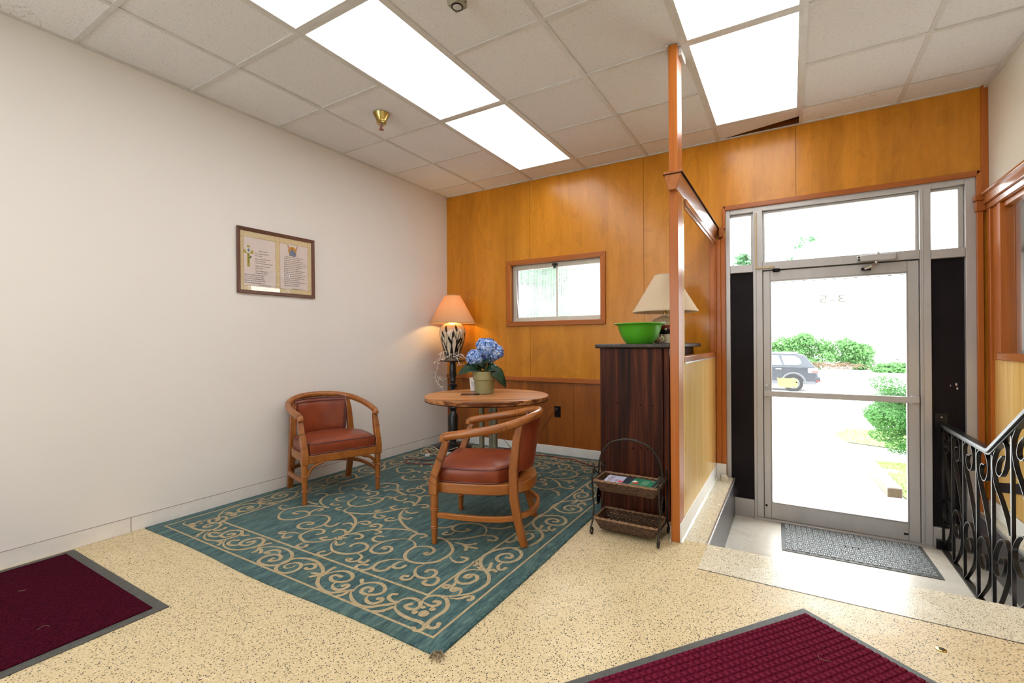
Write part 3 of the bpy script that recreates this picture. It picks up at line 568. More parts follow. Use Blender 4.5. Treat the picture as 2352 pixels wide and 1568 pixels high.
# ================================================================ RUG
RUG = '''
131,-2850 146,-2875 177,-2883 229,-2878 307,-2883 381,-2871 418,-2837 411,-2798 380,-2765 338,-2756 317,-2775 307,-2807 320,-2838 351,-2833 348,-2809
210,-2850 215,-2808 222,-2749 243,-2695 281,-2680 330,-2714 336,-2751 303,-2777 265,-2779 231,-2758 236,-2735 266,-2724 283,-2741
418,-2837 450,-2885 492,-2918 547,-2931 601,-2916 636,-2885 651,-2826 642,-2785 608,-2757 566,-2764 536,-2793 538,-2834 564,-2859 603,-2860 621,-2838 620,-2809 592,-2802 583,-2825
553,-2854 549,-2879 516,-2893 476,-2882 467,-2857 510,-2844
608,-2757 650,-2781 677,-2788 697,-2770
418,-2837 463,-2824 470,-2795 458,-2777
404,-2870 420,-2908 444,-2935
649,-2872 684,-2906 735,-2928 799,-2932 848,-2913 881,-2874 893,-2826 875,-2784 834,-2759 790,-2762 762,-2795 756,-2832 777,-2863 813,-2867 836,-2849 830,-2810 808,-2801 799,-2828
781,-2865 773,-2891 736,-2902 704,-2889 695,-2861 718,-2843
881,-2874 919,-2842 960,-2803 1015,-2776 1092,-2772 1158,-2791 1204,-2830 1219,-2875 1201,-2917 1154,-2940 1104,-2943 1073,-2925 1060,-2887 1075,-2850 1108,-2835 1145,-2847 1159,-2875 1142,-2899 1121,-2897 1118,-2876
1104,-2833 1068,-2805 1032,-2807 1014,-2832 1015,-2856 1039,-2851
946,-2896 953,-2877 935,-2843
928,-2847 962,-2847 992,-2869
915,-2839 909,-2796 923,-2772
631,-2920 656,-2903 684,-2932
1291,-2863 1297,-2884 1281,-2906 1252,-2898 1250,-2869 1275,-2841 1308,-2841 1337,-2867 1344,-2905 1324,-2940 1276,-2951 1235,-2933 1212,-2897 1210,-2854 1229,-2810 1289,-2782 1365,-2783 1443,-2812 1487,-2845 1512,-2886 1557,-2925 1623,-2948 1677,-2946 1709,-2917 1746,-2881
1323,-2857 1331,-2834 1352,-2809 1384,-2809 1403,-2835 1386,-2857 1368,-2855
1512,-2875 1512,-2841 1529,-2802 1568,-2774 1623,-2777 1658,-2807 1656,-2840 1623,-2865 1583,-2867 1554,-2845 1563,-2823 1596,-2821
1619,-2873 1633,-2901 1672,-2915 1699,-2898 1702,-2866 1683,-2857 1678,-2875
1746,-2881 1771,-2910 1821,-2938 1871,-2949 1921,-2938 1953,-2906 1989,-2871 2000,-2847
1761,-2887 1742,-2848 1749,-2808 1783,-2777 1829,-2771 1871,-2793 1885,-2824 1867,-2855 1828,-2872 1794,-2868 1780,-2841 1793,-2823 1819,-2823 1828,-2843
1847,-2866 1856,-2894 1887,-2913 1919,-2908 1933,-2881 1923,-2860 1907,-2869
1757,-2808 1735,-2810 1711,-2792
2000,-2847 1969,-2851 1938,-2836 1934,-2811 1949,-2801
2005,-2857 2029,-2887 2077,-2906 2137,-2911 2187,-2906 2222,-2916 2230,-2942 2214,-2959 2194,-2952
2005,-2857 2005,-2821 2031,-2792 2069,-2788 2099,-2802 2112,-2830 2101,-2854 2071,-2859 2053,-2847 2064,-2827
2099,-2802 2089,-2772 2096,-2734 2129,-2711 2174,-2717 2212,-2754 2227,-2797 2222,-2842 2220,-2883 2231,-2911 2257,-2915 2272,-2895 2264,-2877
2096,-2786 2136,-2794 2164,-2787 2170,-2761 2160,-2749 2143,-2758
1431,-2872 1482,-2859
1462,-2905 1483,-2876
1953,-2951 1980,-2942 1997,-2925
1997,-2925 2006,-2905 2012,-2888
1722,-2949 1738,-2935 1743,-2912
1504,-2846 1491,-2807 1490,-2778
2084,-2770 2089,-2731 2129,-2708 2160,-2698 2201,-2666 2240,-2622 2258,-2561 2255,-2501 2223,-2446 2180,-2412 2146,-2392 2102,-2344 2079,-2280 2087,-2217 2115,-2159 2158,-2121 2216,-2130 2250,-2169 2258,-2220 2241,-2268 2203,-2290 2168,-2284 2149,-2250 2155,-2213 2183,-2190 2212,-2202 2217,-2228 2195,-2235
2185,-2419 2146,-2422 2103,-2448 2087,-2497 2099,-2547 2123,-2570 2155,-2573 2182,-2549 2193,-2510 2178,-2482 2148,-2475 2126,-2493 2127,-2516 2146,-2514 2150,-2498
2099,-2547 2120,-2580 2128,-2616 2114,-2641 2093,-2641 2090,-2625 2110,-2618
2199,-2663 2193,-2633 2172,-2616 2148,-2622 2143,-2641 2159,-2649 2166,-2632
2208,-2298 2208,-2335 2229,-2364 2250,-2357 2252,-2336
2184,-2410 2179,-2373 2162,-2331
2193,-2415 2206,-2382 2226,-2391
2077,-2391 2076,-2359 2103,-2376 2100,-2393
2119,-2398 2152,-2409
2178,-2703 2218,-2688 2240,-2655 2261,-2639 2275,-2658 2266,-2671
2158,-2121 2215,-2070 2243,-2003 2243,-1910 2206,-1848 2139,-1798 2087,-1735 2066,-1649 2076,-1574
2185,-1831 2147,-1846 2115,-1893 2102,-1951 2123,-2007 2156,-2014 2188,-1983 2191,-1927 2169,-1898 2142,-1899 2136,-1931
2117,-1997 2122,-2034 2105,-2070 2085,-2056
2184,-1839 2128,-1792 2088,-1743 2066,-1668 2084,-1612 2134,-1570 2190,-1551 2241,-1580 2267,-1627 2263,-1678 2227,-1705 2183,-1706 2152,-1681 2149,-1639 2173,-1613 2208,-1618 2218,-1649 2195,-1657
2220,-1709 2209,-1750 2225,-1782 2248,-1785 2253,-1759
2179,-1831 2171,-1790 2162,-1754
2191,-1835 2204,-1810 2222,-1811
430,-2338 388,-2353 411,-2389 475,-2399 501,-2353 533,-2294 595,-2250 659,-2230 715,-2221
494,-2380 513,-2439 569,-2495 628,-2517 682,-2499 720,-2450 727,-2388 690,-2351 632,-2347 596,-2375 601,-2410 638,-2404
727,-2388 687,-2338 673,-2285 691,-2259 717,-2267 713,-2292
735,-2384 773,-2347 833,-2327 884,-2340 922,-2374 954,-2436 946,-2505 903,-2542 848,-2543 813,-2504 822,-2466 862,-2449 884,-2470 865,-2481
943,-2422 993,-2439 1023,-2422 1016,-2374
1194,-2550 1165,-2595 1132,-2631 1086,-2652 1031,-2645 979,-2619 964,-2580 963,-2532 990,-2498 1030,-2493 1063,-2523 1052,-2553
951,-2599 895,-2608 873,-2639 840,-2658 824,-2643 841,-2627
873,-2639 893,-2674 920,-2687 937,-2672 942,-2657
1086,-2657 1080,-2693 1096,-2721 1125,-2720 1140,-2695 1129,-2681
1188,-2543 1167,-2577 1134,-2585 1113,-2575 1130,-2554
901,-2214 986,-2238 1075,-2285 1141,-2353 1185,-2427 1203,-2494
1203,-2494 1224,-2429 1265,-2357 1315,-2309 1367,-2272 1427,-2244 1491,-2225 1531,-2226 1564,-2243 1570,-2286 1580,-2326
1146,-2363 1102,-2337 1069,-2336 1056,-2363
1122,-2325 1121,-2286 1147,-2257 1184,-2262 1188,-2294 1152,-2301
1294,-2340 1303,-2297 1281,-2259 1241,-2256 1223,-2286 1237,-2304 1259,-2291
1302,-2335 1336,-2328 1359,-2338 1353,-2366
1185,-2463 1171,-2442 1134,-2427 1099,-2440 1100,-2477
1213,-2471 1232,-2436 1277,-2422 1312,-2436 1321,-2465 1303,-2476
1217,-2554 1240,-2600 1286,-2636 1326,-2654 1377,-2653 1424,-2636 1456,-2602 1466,-2552 1441,-2515 1395,-2499 1360,-2514 1351,-2546 1359,-2563
1326,-2658 1332,-2699 1313,-2724 1286,-2726 1270,-2701 1282,-2684
1453,-2604 1499,-2611 1525,-2633 1532,-2667 1509,-2689 1477,-2689 1467,-2672 1487,-2670
1519,-2628 1535,-2656 1560,-2668 1582,-2655 1580,-2634
1224,-2555 1264,-2586 1289,-2582 1291,-2555
1180,-2525 1204,-2539 1230,-2530
1185,-2504 1213,-2517 1234,-2499
1478,-2424 1443,-2444 1404,-2440 1385,-2417 1383,-2389 1416,-2376
1580,-2326 1541,-2343 1502,-2382 1474,-2431 1475,-2495 1492,-2536 1529,-2555 1572,-2544 1599,-2514 1593,-2477 1560,-2456 1533,-2466 1536,-2490 1553,-2486
1580,-2326 1631,-2340 1670,-2371 1679,-2397 1683,-2445 1705,-2491 1746,-2523 1797,-2530 1852,-2511 1898,-2471 1910,-2446
1682,-2395 1707,-2360 1754,-2343 1798,-2358 1814,-2389 1807,-2422 1783,-2422 1787,-2404
1756,-2522 1705,-2543 1663,-2581 1645,-2628 1655,-2665 1654,-2701 1626,-2725 1589,-2725 1575,-2699 1588,-2679 1612,-2673
1655,-2665 1678,-2686 1713,-2687 1736,-2661 1732,-2629
1748,-2536 1733,-2576 1739,-2612 1768,-2621 1790,-2604 1790,-2578
1583,-2335 1560,-2275 1575,-2243 1611,-2228 1639,-2241 1627,-2270
621,-1938 705,-1963 725,-2006 743,-2065 791,-2104 835,-2111 892,-2086 929,-2025 929,-1940 913,-1897 873,-1894 829,-1928 832,-1970 872,-1973
914,-1905 900,-1851 947,-1833 951,-1858
710,-1960 771,-1935 800,-1881 791,-1830 754,-1804 710,-1819 708,-1859 742,-1868
831,-2114 848,-2152 856,-2194 897,-2216 958,-2203 1038,-2172 1092,-2118 1142,-2052 1171,-1989 1207,-1945
731,-2055 673,-2088 626,-2080 603,-2050 624,-2010
689,-2113 667,-2143 683,-2167 725,-2159 726,-2142
848,-2199 799,-2212 776,-2194 790,-2170
1202,-1947 1221,-2014 1280,-2097 1350,-2153 1430,-2198 1506,-2223
1296,-2116 1290,-2160 1260,-2185 1230,-2175 1231,-2139 1256,-2132
1281,-2082 1319,-2102 1352,-2097 1355,-2068
1097,-2123 1115,-2164 1152,-2185 1184,-2174 1185,-2138 1155,-2140
1093,-2088 1064,-2104 1052,-2081 1073,-2069
1193,-1888 1187,-1825 1143,-1746 1083,-1718 1025,-1723
1196,-1870 1152,-1837 1112,-1852 1105,-1873
1207,-1896 1243,-1843 1291,-1831 1315,-1866 1290,-1880
1227,-1980 1259,-2007 1302,-2004 1321,-1971
1179,-1984 1133,-2011 1095,-1993 1100,-1958
705,-2219 610,-2193 550,-2159 501,-2099 487,-2052 443,-2031 399,-2047 400,-2084
487,-2052 506,-2004 552,-1958
552,-1958 458,-1915 394,-1850 405,-1791 464,-1735 516,-1716 567,-1740 590,-1809 547,-1834 511,-1824
570,-1749 606,-1810 648,-1826 668,-1795
848,-1691 780,-1607 720,-1577 653,-1605 625,-1654
848,-1691 925,-1724 993,-1742
465,-2208 525,-2216 585,-2215
834,-1676 787,-1611 750,-1585 700,-1582 643,-1607 628,-1655
680,-1704 716,-1683 713,-1646
844,-1686 892,-1717 952,-1740 990,-1746
874,-1705 839,-1703 794,-1714 785,-1749
870,-1700 856,-1664 886,-1661
990,-1746 964,-1795 973,-1837 1020,-1863 1061,-1852 1068,-1822 1055,-1803
1034,-1720 1100,-1723 1142,-1753 1179,-1810 1205,-1882
1034,-1720 1065,-1674 1066,-1616 1032,-1577 996,-1568 956,-1583 926,-1616 928,-1652 957,-1672 989,-1661 987,-1640
996,-1568 947,-1519 941,-1475 965,-1446
1134,-1744 1126,-1695 1160,-1675
1865,-2499 1903,-2450 1912,-2377 1889,-2308 1821,-2249 1755,-2221 1714,-2224
1926,-2380 1971,-2410 2013,-2407 2028,-2376 2019,-2349 1990,-2354
1714,-2224 1777,-2209 1845,-2162 1891,-2108 1924,-2061 1975,-2039 2020,-2054 2022,-2092 1990,-2098
1924,-2061 1910,-2005 1858,-1946 1785,-1934 1717,-1966 1688,-2014 1698,-2070 1735,-2092 1787,-2077 1807,-2036 1786,-2033
1739,-2097 1749,-2142 1726,-2169 1701,-2163 1707,-2138
1595,-2114 1653,-2088 1677,-2043
1874,-1952 1957,-1927 2002,-1862
1867,-2513 1858,-2560 1883,-2606 1926,-2629 1973,-2621 1987,-2589 1977,-2551 1949,-2538 1927,-2550 1928,-2570
1895,-2619 1908,-2663 1892,-2686 1865,-2684 1860,-2658 1877,-2653
1985,-2604 2013,-2588 2038,-2611 2042,-2653 2015,-2669 1985,-2659 1985,-2641
1835,-2228 1890,-2221 1934,-2233 1991,-2225
1893,-2226 1925,-2213 1952,-2178
1900,-2228 1936,-2244 1951,-2272
'''
rug = thing('area_rug', 'teal outdoor rug with cream scrollwork under the chairs and table', 'rug', (1.205,-1.515,0)); o_ = (1.205,-1.515,0)
rx0, rx1, ry0, ry1 = .012, 2.392, -3.032, -.012
mb = MB(o_); out = []
n = 40
for i in range(n): t = i/n; out.append((rx0+(rx1-rx0)*t, ry0+.012*sin(t*9)*sin(pi*t)))
for i in range(n): t = i/n; out.append((rx1+.010*sin(t*7+1)*sin(pi*t), ry0+(ry1-ry0)*t))
for i in range(n): t = i/n; out.append((rx1-(rx1-rx0)*t, ry1))
for i in range(n): t = i/n; out.append((rx0, ry1-(ry1-ry0)*t))
mb.prism(out, 0, .006); mb.build('weave', M['rug'], rug, smooth=False)
ZI = [0]
def stroke(mb, pts, w=.0066, z=.0072, blob=True):
    ZI[0] += 1; z += ZI[0]*1.6e-6
    S = spline([(a,b,0) for a,b in pts], 6); k = len(S); L = []; R = []
    for i, p in enumerate(S):
        d = S[min(i+1,k-1)]-S[max(i-1,0)]
        if d.length < 1e-6: d = Vector((1,0,0))
        d.normalize(); nn = Vector((-d.y, d.x, 0)); t = i/(k-1)
        ww = w*(.45+1.0*min(1, t*3.5))*(1 if blob else min(1,(1-t)*4)+.15)
        L.append((p.x+nn.x*ww, p.y+nn.y*ww, z)); R.append((p.x-nn.x*ww, p.y-nn.y*ww, z))
    mb.add(L+R, [(i, i+1, k+i+1, k+i) for i in range(k-1)])
    if blob:
        c = S[-1]; r = w*1.75; mb.add([(c.x+r*cos(a*pi/5), c.y+r*sin(a*pi/5), z+.0002) for a in range(10)], [tuple(range(10))])
mb = MB(o_); cxr, cyr = 1.190, -1.515
for line in RUG.strip().splitlines():
    P_ = [tuple(int(q)/1000 for q in a.split(',')) for a in line.split()]
    for my in (0, 1):
        Q = [(x, 2*cyr-y if my else y) for x, y in P_]
        stroke(mb, Q)
        if min(q[0] for q in P_) > 2.03 and max(q[1] for q in P_) > -2.62: stroke(mb, [(2*cxr-x, y) for x, y in Q])
mb.build('scroll_pattern', M['rugline'], rug, smooth=False, kind='stuff')
for nm, m_, w in (('border_line', .094, .0055), ('border_line', .318, .0065)):
    a0, a1, b0, b1 = rx0+m_-.012, rx1-m_+.004, ry0+m_-.018, ry1-m_+.01
    mb = MB(o_)
    for q in ((a0-w,b0-w,a1+w,b0+w), (a0-w,b1-w,a1+w,b1+w), (a0-w,b0+w,a0+w,b1-w), (a1-w,b0+w,a1+w,b1-w)): mb.box(q[0],q[1],.005,q[2],q[3],.0071)
    mb.build(nm, M['rugline'], rug, smooth=False)
mb = MB(o_)
for (x, y), r in (((.0,0),.0),((2.123,-2.866),0.014),((2.163,-2.855),0.024),((2.174,-2.811),0.015),((2.129,-2.820),0.012)):
    ZI[0] += 60
    for sx in (0, 1):
        for sy in (0, 1):
            if r: xx = 2*cxr-x if sx else x; yy = 2*cyr-y if sy else y; mb.add([(xx+r*cos(a*pi/6), yy+r*sin(a*pi/6), .0074+ZI[0]*1.6e-6) for a in range(12)], [tuple(range(12))])
mb.build('corner_petals', M['rugline'], rug, kind='stuff', smooth=False)
mb = MB(o_)
for i in range(90):
    y = ry0+.02+i*(ry1-ry0-.04)/90; x = rx1-.004+.010*sin(i/90*7+1)*sin(pi*i/90); mb.box(x-.012, y, .001, x+.003, y+.026, .0085)
mb.build('bound_edge', M['rug'], rug, kind='stuff', smooth=False)
M['burlap'] = plain('frayed_jute', (.30,.22,.13), .95, var=.3)
mb = MB(o_)
for i in range(14):
    a = random.uniform(-2.4,-.2); l = random.uniform(.02,.05); x, y = 2.375+random.uniform(-.02,.02), -3.015+random.uniform(-.015,.015)
    mb.tube(spline([(x,y,.006),(x+l*.5*cos(a),y+l*.5*sin(a),.012+random.random()*.01),(x+l*cos(a),y+l*sin(a),.003)], 3), .0022, 5)
mb.build('frayed_corner', M['burlap'], rug, kind='stuff')
# ================================================================ MATS
def flat_mat(name, label, cx, cy_, rz, w, d, z, edge, mats, inner):
    t = thing(name, label, 'mat', (cx, cy_, z), rz)
    MB().box(-w/2,-d/2,0,w/2,d/2,.004).build('rubber_backing', mats[0], t, bevel=.003)
    inner(t, w-2*edge, d-2*edge, mats[1]); return t
def pile(t, w, d, m):
    MB().box(-w/2,-d/2,.003,w/2,d/2,.009).build('pile', m, t, bevel=.004)
    mb = MB()
    for i in range(26):
        x, y = random.uniform(-w/2,w/2), random.uniform(-d/2,d/2); a = random.uniform(0,6.3); l = random.uniform(.004,.025)
        mb.tube(spline([(x,y,.0095),(x+l*cos(a),y+l*sin(a),.012),(x+l*1.6*cos(a+.7),y+l*1.6*sin(a+.7),.0095)], 3), .0007, 4)
    mb.build('lint', M['burlap'], t, kind='stuff')
flat_mat('floor_mat', 'plain burgundy carpet mat with grey rubber edge along the white wall', .588, -3.375-.85, 0, 1.125, 1.70, 0, .045, (M['rubber'], M['burg']), pile)
def waffle(t, w, d, m):
    MB().box(-w/2,-d/2,.003,w/2,d/2,.0055).build('pile_base', m, t)
    mb = MB(); p = .0265
    nx, ny = int(w/p), int(d/p)
    for i in range(nx):
        for j in range(ny):
            x, y = -w/2+(i+.5)*w/nx, -d/2+(j+.5)*d/ny; a, b = p*.43, p*.30
            mb.add([(x-a,y-a,.005),(x+a,y-a,.005),(x+a,y+a,.005),(x-a,y+a,.005),(x-b,y-b,.0115),(x+b,y-b,.0115),(x+b,y+b,.0115),(x-b,y+b,.0115)],
                   [(4,5,6,7),(0,1,5,4),(1,2,6,5),(2,3,7,6),(3,0,4,7)])
    mb.build('waffle_blocks', m, t, smooth=False, kind='stuff')
    mb = MB()
    for i in range(30):
        x, y = random.uniform(-w/2,w/2), random.uniform(-d/2,d/2); a = random.uniform(0,6.3); l = random.uniform(.004,.03)
        mb.tube(spline([(x,y,.0125),(x+l*cos(a),y+l*sin(a),.0135),(x+l*1.6*cos(a+.9),y+l*1.6*sin(a+.9),.0125)], 3), .0008, 4)
    mb.build('lint', M['burlap'], t, kind='stuff')
ang = math.atan2(.922, .702); L_, D_ = 1.9, 1.15
e1 = Vector((-cos(ang), -sin(ang), 0)); e2 = Vector((sin(ang), -cos(ang), 0)); cc = Vector((3.549,-1.986,0))+e1*L_/2+e2*D_/2
flat_mat('floor_mat', 'burgundy waffle mat with grey rubber edge at the top of the entry steps', cc.x, cc.y, ang, L_, D_, 0, .032, (M['rubber'], M['burg2']), waffle)
def blocks(t, w, d, m):
    mb = MB(); p = .036; nx, ny = int(w/p), int(d/p)
    for i in range(nx):
        for j in range(ny):
            x, y = -w/2+(i+.5)*w/nx, -d/2+(j+.5)*d/ny; h = (i+j) % 2
            for k in (-1, 0, 1):
                a, b = (.0155, .0042); cx_, cy2 = (x, y+k*.0115) if h else (x+k*.0115, y)
                if not h: a, b = b, a
                mb.add([(cx_-a,cy2-b,.004),(cx_+a,cy2-b,.004),(cx_+a,cy2+b,.004),(cx_-a,cy2+b,.004),(cx_-a*.8,cy2-b*.6,.0105),(cx_+a*.8,cy2-b*.6,.0105),(cx_+a*.8,cy2+b*.6,.0105),(cx_-a*.8,cy2+b*.6,.0105)], [(4,5,6,7),(0,1,5,4),(1,2,6,5),(2,3,7,6),(3,0,4,7)])
    mb.build('scraper_blocks', m, t, smooth=False, kind='stuff')
    MB().box(-.05,-.012,.004,.06,.012,.0125).build('name_plate', M['rubber'], t, bevel=.002)
flat_mat('door_mat', 'grey rubber scraper mat on the landing inside the glass door', 3.872, -.29, radians(1.5), .865, .56, -.31, .022, (M['rubber'], M['matgrey']), blocks)
# ================================================================ CHAIRS
def dpoly(xf, yh, xb, n=10, r=.9):     # D-shaped plan: straight front at xf, round back to xb
    pts = [(xf,-yh*.97),(xf,yh*.97)]
    side = spline([(xf,yh*.97,0),(xf*.3,yh*1.05,0),(-.08,yh*1.03,0),(xb*.66,yh*.86,0),(xb*.92,yh*.48,0),(xb,0,0)], 5)
    s2 = [(p.x,p.y) for p in side]
    return s2+[(x,-y) for x, y in s2[::-1][1:]]
def make_chair(label):
    t = thing('armchair', label, 'chair', group='barrel back armchairs on the rug')
    for s in (1, -1):
        pr = [(.0155,0),(.0165,.008),(.018,.088),(.0235,.092),(.0185,.096),(.0235,.101),(.0185,.105),(.021,.192),(.026,.196),(.0215,.200),(.026,.205),(.0215,.209),(.0235,.275),(.0225,.292)]
        lg = MB().lathe(pr, 14, (.255, s*.275, 0)); l = lg.build('front_leg', M['chair'], t)
        MB().lathe([(.013,-.001),(.016,.001),(.016,.006)], 10, (.255, s*.275, 0)).build('glide', M['iron_old'], l)
        MB().sq([(.257,s*.275,.285),(.257,s*.276,.352),(.252,s*.277,.392),(.205,s*.283,.515),(.178,s*.286,.596)], [.05,.05,.044,.040,.034]).build('arm_post', M['chair'], t, bevel=.004)
        mb = MB()
        for x, y, z, w in ((.257,.276,.353,.0515),(.2525,.277,.388,.0475),(.250,.277,.396,.0465),(.217,.282,.484,.044),(.214,.2825,.492,.044)): mb.sq([(x+.0005,s*y,z-.0008),(x-.0005,s*y,z+.0008)], w*.985)
        mb.build('post_groove', M['ring'], t, kind='stuff')
        MB().sq([(-.262,s*.238,.0),(-.225,s*.238,.14),(-.203,s*.236,.27),(-.198,s*.234,.42),(-.218,s*.226,.60),(-.238,s*.214,.692)], [.040,.044,.050,.047,.042,.036]).build('back_leg', M['chair'], t, bevel=.005)
        br = spline([(.262,s*.254,.205),(.265,s*.238,.242),(.265,s*.205,.270),(.265,s*.165,.283),(.265,s*.148,.288)], 4)
        MB().tube(br, .0115, 8).build('corner_bracket', M['chair'], t)
        mb = MB()
        for k in (5, 11): mb.tube([br[k]-(br[k+1]-br[k-1])*.05, br[k]+(br[k+1]-br[k-1])*.05], .0145, 10)
        mb.build('bracket_ring', M['chair'], t, kind='stuff')
    MB().prism(dpoly(.275,.262,-.305), .287, .347).build('seat_rail', M['chair_h'], t, bevel=.006)
    # cushion
    base = dpoly(.272,.248,-.205); mb = MB(); n = len(base); rings = []
    for sc, z in ((.985,.346),(1.0,.356),(1.012,.39),(1.004,.421),(.975,.430),(.86,.441),(.6,.450),(.3,.454)):
        rings.append([(.03+(x-.03)*sc, y*sc, z) for x, y in base])
    vs_ = [p for r in rings for p in r]+[(.03,0,.455)]; fs_ = []
    for i in range(len(rings)-1):
        for j in range(n): fs_.append((i*n+j, i*n+(j+1)%n, (i+1)*n+(j+1)%n, (i+1)*n+j))
    k = (len(rings)-1)*n; fs_ += [(k+j, k+(j+1)%n, len(vs_)-1) for j in range(n)]+[tuple(range(n))[::-1]]
    cu = mb.add(vs_, fs_).build('seat_cushion', M['leather'], t, ang=60)
    for z, sc in ((.4265,.996),(.351,1.004)):
        p = [(.03+(x-.03)*sc, y*sc, z) for x, y in base]; MB().tube(p+[p[0]], .0045, 6).build('piping', M['piping'], cu)
    # backrest: padded curved panel
    mb = MB(); vs_ = []; fs_ = []; NY, NZ = 14, 8
    def bx(y, z): return -.168-.110*(1-(y/.24)**2)-.040*(z-.42)/.27
    for side in (0, 1):
        for i in range(NY+1):
            for j in range(NZ+1):
                u, v = i/NY*2-1, j/NZ; y = u*(.186+.026*v); z = .405+.29*v
                puff = .018*(1-max(abs(u), abs(v*2-1))**6)
                vs_.append((bx(y,z)+(.012+puff if side == 0 else -.012), y, z))
    A = (NY+1)*(NZ+1)
    for i in range(NY):
        for j in range(NZ):
            a = i*(NZ+1)+j; fs_.append((a,a+1,a+NZ+2,a+NZ+1)); fs_.append((A+a,A+a+NZ+1,A+a+NZ+2,A+a+1))
    edge = [j for j in range(NZ+1)]+[i*(NZ+1)+NZ for i in range(1,NY+1)]+[NY*(NZ+1)+j for j in range(NZ-1,-1,-1)]+[i*(NZ+1) for i in range(NY-1,0,-1)]
    for a, b in zip(edge, edge[1:]+edge[:1]): fs_.append((a, b, A+b, A+a))
    bk = mb.add(vs_, fs_).build('backrest', M['leather'], t, ang=50)
    fr = [vs_[e] for e in edge]; ins = []
    for y, z in [(u*(.17+.024*v), .405+.29*v) for u, v in ((-1,.06),(-1,.3),(-1,.6),(-1,.93),(-.5,.93),(0,.93),(.5,.93),(1,.93),(1,.6),(1,.3),(1,.06))]: ins.append((bx(y,z)+.031, y, z))
    MB().tube(ins, .0038, 6).build('piping', M['piping'], bk)
    MB().tube([(x+.002,y,z) for x,y,z in fr]+[fr[0]], .006, 6).build('edge_piping', M['piping'], bk)
    # arm and crest rail: one bent bamboo-style hoop
    half = [(.196,.286,.588),(.194,.286,.606),(.172,.287,.619),(.05,.297,.640),(-.11,.288,.668),(-.225,.236,.697),(-.298,.135,.718),(-.325,0,.724)]
    path = spline(half+[(x,-y,z) for x,y,z in half[::-1][1:]], 7); k = len(path)
    rr = [.0250]*k; rr[0] = rr[-1] = .019; rr[1] = rr[-2] = .0215
    MB().tube(path, rr, 12, ell=(.92,.98)).build('arm_rail', M['chair_h'], t, ang=60)
    mb = MB()
    for f in (.115,.13,.30,.315,.49,.51,.685,.70,.87,.885):
        i = f*(k-1); a = path[int(i)].lerp(path[min(int(i)+1,k-1)], i-int(i)); d = (path[min(int(i)+1,k-1)]-path[int(i)]).normalized()*.0007
        mb.tube([a-d, a+d], .0255, 12, ell=(.92,.98))
    mb.build('rail_groove', M['ring'], t, kind='stuff')
    half = [(.258,.268,.165),(.10,.285,.162),(-.08,.285,.16),(-.20,.245,.16),(-.285,.14,.162),(-.31,0,.163)]
    path = spline(half+[(x,-y,z) for x,y,z in half[::-1][1:]], 6)
    MB().ribbon(path, (0,0,1), .030, .022).build('stretcher', M['chair_h'], t, bevel=.003)
    return t
def copy_tree(root):
    r = root.copy(); C.objects.link(r)
    for ch in list(root.children):
        c = ch.copy(); C.objects.link(c); c.parent = r
        for g in list(ch.children): d = g.copy(); C.objects.link(d); d.parent = c
    return r
ch1 = make_chair('wooden barrel armchair with oxblood leather standing against the white wall')
ch2 = copy_tree(ch1); ch2['label'] = 'wooden barrel armchair with oxblood leather in front of the round table'
ch1.location = (.369,-1.925,.0075); ch1.rotation_euler[2] = math.atan2(-.322,.947)
ch2.location = (1.884,-1.945,.0075); ch2.rotation_euler[2] = math.atan2(-.363,-.932)
# ================================================================ ROUND TABLE
M['tabletop'] = wood('laminate_walnut', (.12,.034,.010), (.42,.165,.055), (.62,.30,.13), 'x', 6.5, .35, 0, ripple=2.0, bump=0, spec=.3, stops=(.40,.49,.60))
M['khaki'] = plain('khaki_steel', (.235,.215,.145), .4, .2, var=.08)
tb = thing('round_table', 'round wood laminate table on khaki tube legs beside the plywood wall', 'table', (1.405,-1.245,.0075), radians(30))
MB().lathe([(.478,.697),(.492,.700),(.495,.708),(.495,.728),(.492,.7325)], 72).build('table_top', M['tabletop'], tb, ang=25)
MB().lathe([(.480,.6945),(.4935,.6955),(.4945,.6975),(.480,.6985)], 72, cap=False).build('edge_band', M['groove'], tb)
for x, y in ((-.045,.03), (.065,-.03), (.03,.09)):
    MB().cyl((x,y,.02), (x,y,.70), .021, 18).build('leg', M['khaki'], tb)
MB().box(-.12,-.12,.682,.12,.12,.697).build('mount_plate', M['khaki'], tb, bevel=.004)
mb = MB()
for k in range(2): a = k*pi/2+.3; m3 = Matrix.Rotation(a, 3, 'Z'); mb.obox((.015,.03,.0135), (.62,.06,.026), m3)
mb.build('cross_base', M['khaki'], tb, bevel=.006)
TZ = .7405
# pot of hydrangeas
M['potgreen'] = plain('sage_plastic', (.285,.255,.115), .38, var=.05)
M['soil'] = plain('dark_soil', (.02,.014,.01), .95)
M['leaf'] = plain('hydrangea_leaf', (.018,.055,.024), .45, var=.4, scale=25)
M['stem'] = plain('green_stem', (.05,.10,.03), .6)
def petals():
    t = NT('blue_petals'); co = t.coord(); f = t.noise(co, 26, 4, .65); g = t.noise(co, 95, 2)
    t.col(t.ramp(t.math('ADD', t.math('MULTIPLY', f, .6), t.math('MULTIPLY', g, .4)), [(.38, (.05,.12,.42)), (.50, (.22,.36,.72)), (.60, (.66,.74,.92))])).set(.7, 0, .2); return t.m
M['petal'] = petals()
fp = thing('potted_hydrangea', 'blue hydrangea in a sage green plastic pot on the round table', 'potted plant', (1.332,-1.17,TZ))
MB().lathe([(.070,0),(.076,.003),(.086,.112),(.088,.114),(.0955,.116),(.0985,.178),(.099,.184),(.094,.184),(.088,.165)], 40, cap=True).build('pot', M['potgreen'], fp)
MB().lathe([(.001,.168),(.09,.165)], 24, cap=False).build('soil', M['soil'], fp)
RV = Vector((.858,.514,0)); FV = Vector((-.514,.858,0))
